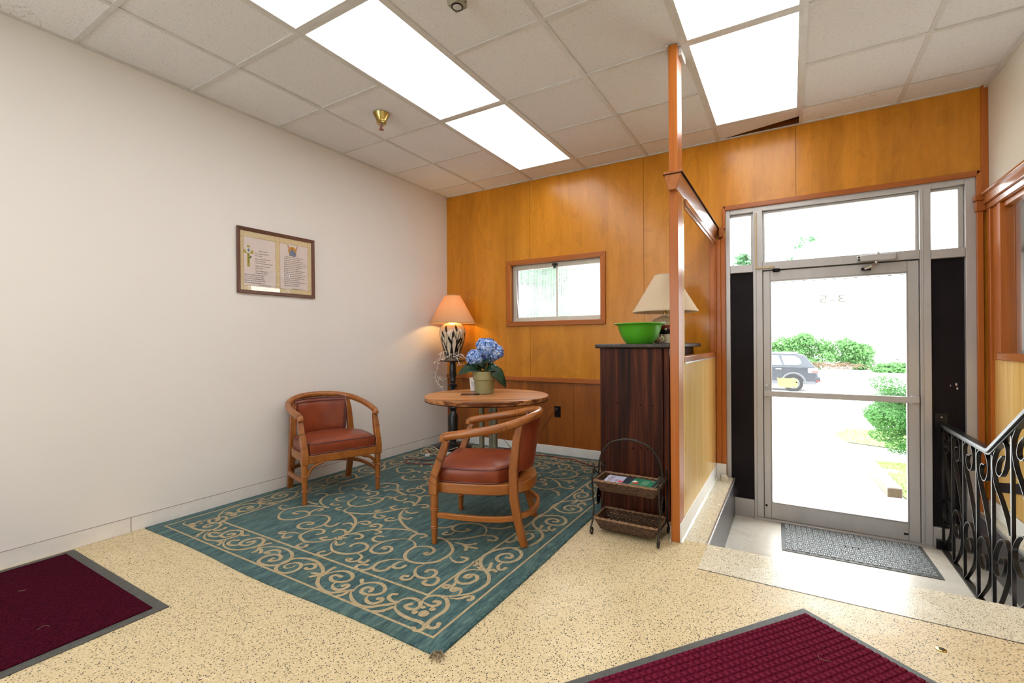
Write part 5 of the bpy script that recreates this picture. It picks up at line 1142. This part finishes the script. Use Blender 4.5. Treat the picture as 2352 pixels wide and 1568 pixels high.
# ================================================================ CEILING FIXTURES
sp = thing('sprinkler_head', 'brass fire sprinkler hanging from the ceiling tile', 'sprinkler', (.873,-1.855,H)); sp.scale = (1,1,.72)
MB().lathe([(.062,0),(.061,-.006),(.036,-.075),(.036,-.082),(.0345,-.10),(.030,-.104),(.016,-.098)], 32).build('escutcheon', M['brass'], sp)
M['copper'] = plain('reddish_copper', (.35,.13,.09), .3, .8)
MB().cyl((0,0,-.09),(0,0,-.112), .013, 12).build('nipple', M['steel'], sp); mb = MB()
for s in (-1,1): mb.tube(spline([(s*.012,0,-.11),(s*.0135,0,-.13),(s*.004,0,-.158)], 4), .003, 6)
mb.tube([(0,0,-.11),(0,0,-.158)], .004, 6); mb.build('frame_arms', M['copper'], sp, kind='stuff'); MB().lathe([(.004,-.158),(.018,-.160),(.019,-.1625),(.004,-.164)], 18).build('deflector', M['copper'], sp)
M['tan'] = plain('tan_enamel', (.30,.27,.20), .4, var=.05); M['lens'] = plain('frosted_lens', (.55,.55,.57), .35)
sn = thing('ceiling_sensor', 'small tan box sensor with round white lens hanging from the ceiling', 'sensor', (2.113,-2.535,H), radians(-1))
sn.location.z = H+.06; MB().cyl((0,0,-.06),(0,0,-.056), .03, 16).build('mount', M['tan'], sn); MB().box(-.036,-.036,-.135,.036,.036,-.057).build('housing', M['tan'], sn, bevel=.004)
MB().lathe([(.028,-.133),(.0285,-.138),(.0245,-.139),(.0245,-.136)], 24, cap=False).build('bezel', M['blackpaint'], sn); MB().lathe([(.024,-.134),(.022,-.138),(.012,-.140),(.002,-.1405)], 24).build('lens', M['lens'], sn)
MB().cyl((.036,-.006,-.085),(.039,-.006,-.085), .011, 12).build('knockout', M['navy'], sn); MB().cyl((.036,.018,-.115),(.038,.018,-.115), .004, 10).build('screw', M['navy'], sn)
# ================================================================ FRAMED PRINT
M['frame'] = wood('picture_oak_y', (.06,.022,.012), (.13,.048,.026), (.19,.075,.042), 'y', 30, .4); M['framez'] = wood('picture_oak_z', (.06,.022,.012), (.13,.048,.026), (.19,.075,.042), 'z', 30, .4)
M['mountp'] = plain('pinkish_paper', (.80,.70,.67), .8, var=.02)
def lace():
    t = NT('gold_lace_border'); f = t.noise(t.coord((1,90,90)), 1, 4, .7); t.col(t.ramp(f, [(.35, (.66,.50,.27)), (.65, (.80,.67,.44))])).set(.8); return t.m
M['lace'] = lace()
pf = thing('framed_print', 'wood framed print with a gold cross and two columns of verse on the white wall', 'picture', (.001,-2.132,1.79)); pf.rotation_euler = (radians(.5),0,0)
FW, FH, fb = .325, .248, .026     # local: y along the wall, z up, x out
for s in (-1, 1):
    MB().add([(0,-FW,s*FH),(0,FW,s*FH),(0,FW-fb,s*(FH-fb)),(0,-FW+fb,s*(FH-fb)),(.018,-FW,s*FH),(.018,FW,s*FH),(.012,FW-fb,s*(FH-fb)),(.012,-FW+fb,s*(FH-fb))],
             [(0,1,2,3),(4,7,6,5),(0,4,5,1),(1,5,6,2),(2,6,7,3),(3,7,4,0)]).build('frame_rail', M['frame'], pf, bevel=.003)
    MB().add([(0,s*FW,-FH),(0,s*FW,FH),(0,s*(FW-fb),FH-fb),(0,s*(FW-fb),-FH+fb),(.018,s*FW,-FH),(.018,s*FW,FH),(.012,s*(FW-fb),FH-fb),(.012,s*(FW-fb),-FH+fb)],
             [(0,1,2,3),(4,7,6,5),(0,4,5,1),(1,5,6,2),(2,6,7,3),(3,7,4,0)]).build('frame_rail', M['framez'], pf, bevel=.003)
sheet = MB().box(.001,-FW+.02,-FH+.02,.004,FW-.02,FH-.02).build('print_sheet', M['mountp'], pf)
mb = MB(); e = FW-fb; g = FH-fb
for k, q in enumerate(((-e,g-.045,e,g), (-e,-g,e,-g+.035), (-e,-g,-e+.028,g), (e-.035,-g,e,g), (-.022,-g,.016,g))): mb.box(.004-k*.00005,q[0]-k*.0001,q[1]-k*.0001,.0042+k*.0001,q[2]+k*.0001,q[3]+k*.0001)
mb.build('lace_border', M['lace'], sheet, kind='stuff')
mb = MB()
for y in (-e+.026, e-.033, -.02, .014): mb.box(.0046,y-.0008,-g,.0049,y+.0008,g)
for z in (g-.043, -g+.033): mb.box(.0046,-e,z-.0008,.0049,e,z+.0008)
M['goldline'] = plain('gold_line', (.42,.28,.10), .7); mb.build('lace_lines', M['goldline'], sheet, kind='stuff')
M['gold'] = plain('gold_print', (.48,.38,.07), .6); M['orange'] = plain('orange_print', (.72,.36,.03), .6); M['robe'] = plain('blue_robe_print', (.20,.27,.42), .7, var=.3, scale=150); M['skin'] = plain('skin_print', (.50,.24,.14), .7); M['hairp'] = plain('brown_print', (.07,.03,.02), .7); M['leafp'] = plain('leaf_print', (.05,.16,.04), .7)
def yz(poly, x, m, nm, par=sheet): return MB().prism(poly, x, x+.0003, 'x').build(nm, m, par, smooth=False)
yz([(-.247,.115),(-.227,.115),(-.227,.08),(-.198,.08),(-.198,.055),(-.227,.055),(-.227,-.045),(-.247,-.045),(-.247,.055),(-.275,.055),(-.275,.08),(-.247,.08)], .0046, M['gold'], 'cross')
yz([(-.237+.02*cos(a), .078+.022*sin(a)) for a in [k*pi/6 for k in range(12)]], .005, M['white'], 'rose'); yz([(-.236+.009*cos(a), .078+.013*sin(a)) for a in [k*pi/5 for k in range(10)]], .0054, M['robe'], 'rose_heart')
yz([(-.235,.05),(-.232,.02),(-.236,-.02),(-.239,-.02),(-.236,.02),(-.239,.05)], .0052, M['leafp'], 'stem'); yz([(-.235,.015),(-.222,.036),(-.212,.036),(-.218,.02)], .0052, M['leafp'], 'leaf_shape')
yz([(.125+.038*cos(a), .126+.036*sin(a)) for a in [k*pi/10 for k in range(20)]], .0046, M['orange'], 'sun_disc')
yz([(.098,.114),(.110,.134),(.125,.131),(.14,.134),(.155,.114),(.16,.089),(.145,.084),(.135,.079),(.125,.086),(.112,.082),(.096,.088)], .005, M['robe'], 'robe')
for s in (-1, 1): yz([(.127+s*.018,.129),(.127+s*.03,.124),(.127+s*.047,.172),(.127+s*.040,.172)], .0052, M['skin'], 'raised_arm')
yz([(.126+.008*cos(a), .142+.011*sin(a)) for a in [k*pi/5 for k in range(10)]], .0052, M['hairp'], 'hair'); yz([(.126+.0045*cos(a), .142+.0065*sin(a)) for a in [k*pi/5 for k in range(10)]], .0055, M['skin'], 'face')
T1 = [(-.155,.078,'Why it Matters?')]+[(-.185,z,s) for z, s in zip((.058,.041,.018,.001,-.015,-.037,-.053,-.075,-.091), ('Do you ever wonder why','the race did,','(you need to believe in God','and see your truth,','I like the mountain time or glory','Maybe its all for a time and','people crying.','Maybe its feeling out of','someone elses feeling'))]
T1 += [(-.268,z,s) for z, s in zip((-.108,-.123,-.138,-.153,-.168), ('Anybody or plainly for their reading,','Maybe its the life, shoes, or strings,','It could be all the misunderstandings','Whatever youve got a good point tho','Not one moment of kindness its lost'))]+[(-.15,-.183,'By Catherine Nathan')]
T2 = [(.05 if k else .06, .070-.0155*k, s) for k, s in enumerate(('Brightness can come from your heart','be children like them all to follow','the world that has lost its common walk,','shame, but because you need to see it more.','If not the old tomorrow, but what was wanting','and we should just live, follow the light','the way we walk and it matters.','Some of us are moving where nothing goes','we might need more of a kind of eyes','that know of everything, much more in a day','filled with light, open your sleeping day','you know all of those and that was coming','for a goodly way we are all seen','believing in someone more beautiful and true','Someone is of someone gentle, to','that someone you need found'))]+[(.125,-.186,'By Catherine Nathan')]
M['ink2'] = plain('print_ink', (.03,.04,.07), .8)
RT = Matrix(((0,0,1,0),(1,0,0,0),(0,1,0,0),(0,0,0,1)))
for y, z, s in T1+T2: text_mesh(s, .0135, Matrix.Translation((.0049, y, z)) @ RT, 'text_line', sheet, M['ink2'], 0, sx=.78)
MB().box(.0085,-FW+.022,-FH+.022,.0095,FW-.022,FH-.022).build('glass_pane', M['picglass'], pf)
# ================================================================ OUTSIDE
M['asphalt'] = concrete('pale_paving', (.55,.54,.52), (.66,.65,.63), .8); M['siding'] = plain('white_siding', (.88,.88,.88), .7, var=.01)
M['lawn'] = plain('lawn_green', (.24,.36,.09), .9, var=.25, scale=60, bump=.5); M['greyline'] = plain('eave_grey', (.88,.88,.88), .8)
ys_ = [.14, 6, 12, 18, 24, 29, 33, 60]; zs_ = [-.40, -.55, -.69, -.82, -.80, -.55, -.40, -.40]
g = MB(); vs_ = []; fs_ = []
for i, (y, z) in enumerate(zip(ys_, zs_)): vs_ += [(-40,y,z), (55,y,z)]
for i in range(len(ys_)-1): fs_.append((2*i, 2*i+1, 2*i+3, 2*i+2))
g.add(vs_, fs_); struct(g.build('ground', M['asphalt'], smooth=False), 'pale paved yard outside the door')
def gz(y):
    for (y0,y1,z0,z1) in zip(ys_, ys_[1:], zs_, zs_[1:]):
        if y0 <= y <= y1: return z0+(z1-z0)*(y-y0)/(y1-y0)
    return -.4
def grass(name, poly, label, blades, seed):
    rn = random.Random(seed); cx_ = sum(p[0] for p in poly)/len(poly); cy_ = sum(p[1] for p in poly)/len(poly)
    t = thing(name, label, 'grass', (cx_,cy_,gz(cy_))); o_ = (cx_,cy_,gz(cy_)); mb = MB(o_)
    vs_ = [(x,y,gz(y)+.012) for x, y in poly]; mb.add(vs_, [tuple(range(len(poly)))]); mb.build('turf', M['lawn'], t, smooth=False)
    mb = MB(o_); xs = [p[0] for p in poly]; yy = [p[1] for p in poly]
    def ins(x, y):
        c = False
        for (a,b),(d,e_) in zip(poly, poly[1:]+poly[:1]):
            if (b > y) != (e_ > y) and x < (d-a)*(y-b)/(e_-b)+a: c = not c
        return c
    k = 0
    while k < blades:
        x, y = rn.uniform(min(xs),max(xs)), rn.uniform(min(yy),max(yy))
        if not ins(x,y): continue
        k += 1; a = rn.uniform(0,6.3); h = rn.uniform(.015,.04); w = .0032; z = gz(y)+.01
        mb.add([(x-w*cos(a),y-w*sin(a),z),(x+w*cos(a),y+w*sin(a),z),(x+rn.uniform(-.015,.015),y+rn.uniform(-.015,.015),z+h)], [(0,1,2)])
    mb.build('grass_blades', M['lawn'], t, smooth=False, kind='stuff'); return t
grass('lawn_patch', [(4.49,1.70),(4.435,3.62),(7.5,3.95),(7.5,1.75)], 'bright lawn edged by the timber beam outside the door', 9000, 1)
grass('lawn_patch', [(4.30,5.10),(4.16,5.9),(4.45,6.9),(8.0,7.2),(8.0,4.6),(5.05,4.78)], 'bright grass strip under the clipped evergreen shrub', 9000, 2)
M['timber'] = wood('grey_timber', (.13,.11,.085), (.20,.18,.15), (.27,.25,.22), 'y', 12, .8); M['timber_end'] = plain('sawn_timber_end', (.11,.08,.04), .85, var=.3, scale=60)
tm = thing('timber_edging', 'weathered timber beam edging the lawn outside the door', 'timber', (4.40,2.7,gz(2.7))); o_ = (4.40,2.7,gz(2.7))
MB(o_).add([(4.345,1.70,gz(1.7)-.05),(4.475,1.72,gz(1.7)-.05),(4.415,3.72,gz(3.7)-.05),(4.27,3.68,gz(3.7)-.05),(4.345,1.70,gz(1.7)+.10),(4.475,1.72,gz(1.7)+.10),(4.415,3.72,gz(3.7)+.10),(4.27,3.68,gz(3.7)+.10)],
           [(0,3,2,1),(4,5,6,7),(0,1,5,4),(1,2,6,5),(2,3,7,6),(3,0,4,7)]).build('beam', M['timber'], tm, bevel=.012)
MB(o_).add([(4.353,1.699,gz(1.7)-.02),(4.465,1.716,gz(1.7)-.02),(4.465,1.716,gz(1.7)+.088),(4.353,1.699,gz(1.7)+.088)], [(0,1,2,3)]).build('sawn_end', M['timber_end'], tm, smooth=False)
def leafmat(name, a, b):
    t = NT(name); oi = t.noise(t.coord(), 9, 3); t.col(t.ramp(oi, [(.3, a), (.7, b)])).set(.6, 0, .3); out = t.n['Material Output']
    tl = t.node('ShaderNodeBsdfTranslucent'); tl.inputs[0].default_value = (*b, 1); mx = t.node('ShaderNodeMixShader'); mx.inputs[0].default_value = .3
    t.l(t.b.outputs[0], mx.inputs[1]); t.l(tl.outputs[0], mx.inputs[2]); t.l(mx.outputs[0], out.inputs[0]); return t.m
M['evergreen'] = leafmat('evergreen_leaf', (.03,.12,.03), (.10,.30,.07)); M['ivy'] = leafmat('vine_leaf', (.05,.16,.05), (.18,.38,.12)); M['treeleaf'] = leafmat('tree_leaf', (.03,.10,.04), (.10,.24,.10))
M['twigb'] = plain('dry_twigs', (.25,.17,.11), .9, var=.3); M['bark'] = plain('tree_bark', (.10,.07,.05), .9, var=.3)
def foliage(blobs, n, s, seed, off, shell=.75):
    rn = random.Random(seed); mb = MB(off); tot = sum(r[0]*r[1]+r[1]*r[2]+r[0]*r[2] for c, r in blobs)
    for c, r in blobs:
        for i in range(int(n*(r[0]*r[1]+r[1]*r[2]+r[0]*r[2])/tot)):
            d = Vector((rn.gauss(0,1), rn.gauss(0,1), rn.gauss(0,1))).normalized(); q = rn.uniform(shell,1.05)
            p = Vector(c)+Vector((d.x*r[0], d.y*r[1], d.z*r[2]))*q; nn = (d+Vector((rn.uniform(-.7,.7), rn.uniform(-.7,.7), rn.uniform(-.2,1)))).normalized()
            a = nn.orthogonal().normalized(); a = Matrix.Rotation(rn.uniform(0,6.3), 3, nn)@a; b = nn.cross(a); k = s*rn.uniform(.6,1.3)
            mb.add([p-a*k, p+b*k*.5+nn*k*.15, p+a*k, p-b*k*.5+nn*k*.15], [(0,1,2,3)])
    return mb
def plant(name, label, cat, base, blobs, n, s, seed, m, trunk=None, shell=.75, group=None):
    t = thing(name, label, cat, base, group=group); foliage(blobs, n, s, seed, base, shell).build('foliage', m, t, smooth=False)
    for p in (trunk or []): MB(base).tube(spline(p[0], 4), p[1], 7).build('branch', M['bark'], t)
    return t
rn = random.Random(5); bl = [((5.03+rn.uniform(-.38,.45), 4.15+rn.uniform(-.35,.35), z+.05+rn.uniform(-.05,.05)), (.20*k,.20*k,.12*k)) for z, k, c in ((.45,1,6),(.25,1.2,8),(.05,1.25,9),(-.12,1.1,8),(-.3,.9,3)) for _ in range(c)]
bl += [((4.88,3.93,-.22), (.2,.18,.11)), ((4.60,4.1,.06), (.16,.2,.12)), ((4.64,4.1,.18), (.17,.2,.12))]
plant('evergreen_shrub', 'dense clipped evergreen shrub beside the path outside the door', 'shrub', (4.98,4.15,gz(4.15)), bl, 42000, .015, 6, M['evergreen'], [([(4.98,4.15,gz(4.15)-.02),(4.95,4.15,-.2),(4.8,4.1,.1)], .03), ([(4.98,4.15,gz(4.15)-.02),(5.05,4.2,-.1),(5.2,4.2,.2)], .03)], .8)
ev = [o for o in C.objects if o.name.startswith('evergreen_shrub')][0]; mb = MB((4.98,4.15,gz(4.15)))
for k in range(9): mb.ball((5.08+.1*(k % 3), 4.2+.08*(k//3), -.08+.05*k), .27, 10, 7, (1,1,.6))
mb.build('inner_twigs', M['twigb'], ev, smooth=False, kind='stuff')
rn = random.Random(8); bl = []
for i in range(46):
    t = rn.random(); x = 1.2+6.0*t; top = .55+1.05*sin(pi*(.18+.70*t))**.8; bl.append(((x, 29.5+rn.uniform(-.6,.8), -.35+(top+.35)*rn.random()**.6-.2), (.55,.5,.42)))
iv = plant('vine_thicket', 'leafy green vine thicket on the bank behind the parked car', 'shrub', (4.2,29.5,-.5), bl, 17000, .09, 9, M['ivy'], None, .5)
mb = MB((4.2,29.5,-.5))
for i in range(160):
    x = rn.uniform(3.2,6.6); a = rn.uniform(0,pi); l = rn.uniform(.4,1.0); mb.tube([(x,28.7,-.5+rn.uniform(0,.3)), (x+l*.5*cos(a),28.5,-.35+rn.uniform(0,.3)), (x+l*cos(a),28.6,-.5+l*.5*sin(a))], .012, 4)
mb.build('dead_stems', M['twigb'], iv, kind='stuff')
plant('weed_clump', 'low weedy clump at the edge of the yard', 'shrub', (8.7,28.2,-.6), [((8.9+.5*k,28.2,-.42+.1*(k % 2)), (.5,.4,.35)) for k in range(-2,4)], 2500, .11, 12, M['ivy'], None, .4)
st = thing('rubble_wall', 'pale rubble stone bank beside the vine thicket', 'stones', (8.6,30.2,-.5)); rn = random.Random(4); M['stone'] = plain('pale_stone', (.50,.49,.46), .9, var=.25, scale=6)
for i in range(60):  # separate stones heaped into a low rubble wall
    x = 7.6+rn.random()*3.8; z = -.45+rn.random()*.75*(1 if x > 7.4 else .6); MB((8.6,30.2,-.5)).ball((x,30.2+rn.uniform(-.2,.2)+.3*z,z), .13, 7, 5, (rn.uniform(1,1.7),1,rn.uniform(.5,.8))).build('stone', M['stone'], st)
bd = thing('white_building', 'plain white sided building across the yard', 'building', (6,37,-.4)); o_ = (6,37,-.4)
MB(o_).box(-3,36,-.4,22,40,5.55).build('wall', M['siding'], bd, smooth=False)
MB(o_).box(-3.2,35.7,5.62,22.2,40.3,5.85).build('eave', M['siding'], bd, smooth=False)
mb = MB(o_); [mb.box(-3+.62*k, 35.98, 5.575, -3+.62*k+.42, 36.0, 5.59) for k in range(40)]; mb.build('soffit_vents', M['greyline'], bd, smooth=False, kind='stuff')
def tree(lbl, x, y, z0, h, r, n, s, seed, m=None, base_frac=.35):
    rn = random.Random(seed); bl = [((x+rn.gauss(0,r*.4), y+rn.gauss(0,r*.4), z0+h*base_frac+h*(1-base_frac)*rn.random()), (r*.42,r*.42,r*.34)) for _ in range(18)]+[((x,y,z0+h-r*.15), (r*.3,r*.3,r*.3))]
    plant('tree', lbl, 'tree', (x,y,z0), bl, n, s, seed, m or M['treeleaf'], [([(x,y,z0),(x+.1,y,z0+h*.4),(x,y,z0+h*.8)], r*.08)], .3, 'trees outside')
tree('leafy tree top seen through the narrow left transom pane', -.3, 46, -.4, 9.9, 1.7, 1600, .22, 21)
tree('sparse tree top seen through the wide transom pane', 4.6, 52, -.4, 12.2, 1.25, 600, .2, 22)
tree('tree crown showing just above the white building', 3.4, 56, -.4, 9.3, 2.6, 1500, .26, 23)
tree('big leafy tree behind the ribbed window', -2.2, 6.4, -.55, 4.3, 2.0, 9500, .10, 24, None, .25)
tree('leafy tree beyond the right hand window', 9.6, 9, -.6, 5.2, 1.3, 3500, .07, 25, None, .35)
# ---- parked car (nose to the left)
M['carpaint'] = plain('dark_blue_grey_paint', (.030,.036,.048), .25, .4, var=.05, coat=.6); M['carlow'] = plain('grey_cladding', (.10,.105,.115), .5); M['tyre'] = plain('tyre_rubber', (.02,.02,.02), .8); M['carglass'] = plain('car_window_glass', (.45,.50,.52), .08, .0, .9, var=.05)
M['tail'] = plain('tail_lamp_red', (.45,.03,.03), .2); M['chrome'] = plain('chrome', (.7,.7,.72), .15, 1)
cr = thing('car', 'dark blue grey estate car parked beyond the glass door', 'car', (2.2,17.7,gz(17.7)), 0)
y0, y1 = -.86, .86; X0 = 2.25   # rear at +x local
body = [(-2.20,.42),(-2.16,.72),(-1.95,.86),(-1.1,.98),(-.95,1.0),(2.08,1.0),(2.16,.92),(2.20,.62),(2.24,.56),(2.22,.40),(2.05,.30),(-2.0,.28)]
MB().prism(body, y0, y1, 'y').build('body', M['carpaint'], cr, bevel=.05)
def cab(nm, prof, ya, yb, m, bev): return MB().prism(prof, ya, yb, 'y').build(nm, m, cr, bevel=bev)
mb = MB(); prof = [(-1.02,.98),(-.35,1.44),(.1,1.49),(1.45,1.47),(1.75,1.42),(2.1,.98)]; k = len(prof)
vs_ = [(x, y0+.04+(.16 if z > 1.2 else 0), z) for x, z in prof]+[(x, y1-.04-(.16 if z > 1.2 else 0), z) for x, z in prof]
mb.add(vs_, [tuple(range(k)), tuple(range(k,2*k))[::-1]]+[(i,(i+1)%k,(i+1)%k+k,i+k) for i in range(k)]).build('cabin', M['carpaint'], cr, bevel=.03)
def side(prof): return [(x, y0+.035+.16*(z-.98)/.48-.004, z) for x, z in prof]
for nm, prof in (('front_window', [(-.80,1.04),(-.30,1.38),(-.02,1.40),(.0,1.04)]), ('rear_window', [(.08,1.04),(.06,1.41),(.86,1.41),(1.0,1.04)]), ('quarter_window', [(1.08,1.05),(.98,1.40),(1.40,1.39),(1.58,1.30),(1.66,1.12),(1.55,1.05)])):
    a = side(prof); b = [(x,y-.006,z) for x,y,z in a]; n = len(a); MB().add(a+b, [tuple(range(n)), tuple(range(n,2*n))[::-1]]+[(i,(i+1)%n,(i+1)%n+n,i+n) for i in range(n)]).build(nm, M['carglass'], cr, smooth=False)
MB().box(-.2,y0+.19,1.50,1.55,y0+.23,1.53).box(-.2,y1-.23,1.50,1.55,y1-.19,1.53).build('roof_rail', M['chrome'], cr, bevel=.01)
MB().box(-2.0,y0-.012,.30,2.1,y0+.02,.42).build('sill_cladding', M['carlow'], cr, bevel=.01)
MB().box(.78,y0-.02,.86,.98,y0,.90).build('door_handle', M['chrome'], cr, bevel=.008)
mb = MB(); [mb.box(x,y0-.003,.45,x+.008,y0+.004,1.0) for x in (.03,1.02,-1.0)]; mb.build('door_gap', M['tyre'], cr, kind='stuff')
MB().box(1.86,y0-.008,.74,2.19,y0+.12,.93).build('tail_lamp', M['chrome'], cr, bevel=.02); MB().box(1.98,y0-.012,.76,2.20,y0+.10,.82).build('tail_lamp_lens', M['tail'], cr, bevel=.01)
MB().box(2.08,y0-.006,.44,2.27,y1+.006,.60).build('rear_bumper', M['carpaint'], cr, bevel=.03); MB().box(2.12,y0-.010,.42,2.272,y0+.09,.46).build('reflector', M['tail'], cr)
for sx in (-1.30, 1.38):
    for yy in (y0+.10, y1-.10):
        w = MB(); n = 28
        for ra, ya, yb in ((.335,-.115,.115),): w.tube([(sx,yy+ya,.335),(sx,yy+yb,.335)], ra, n)
        o = w.build('wheel', M['tyre'], cr, bevel=.02); s_ = -1 if yy < 0 else 1
        MB().tube([(sx,yy+s_*.112,.335),(sx,yy+s_*.120,.335)], .215, 24).build('rim', M['carlow'], o)
    MB().tube([(sx+.40*cos(a), y0-.008, .335+.40*sin(a)) for a in [k*pi/14 for k in range(15)]], .035, 6).build('arch', M['carlow'], cr)
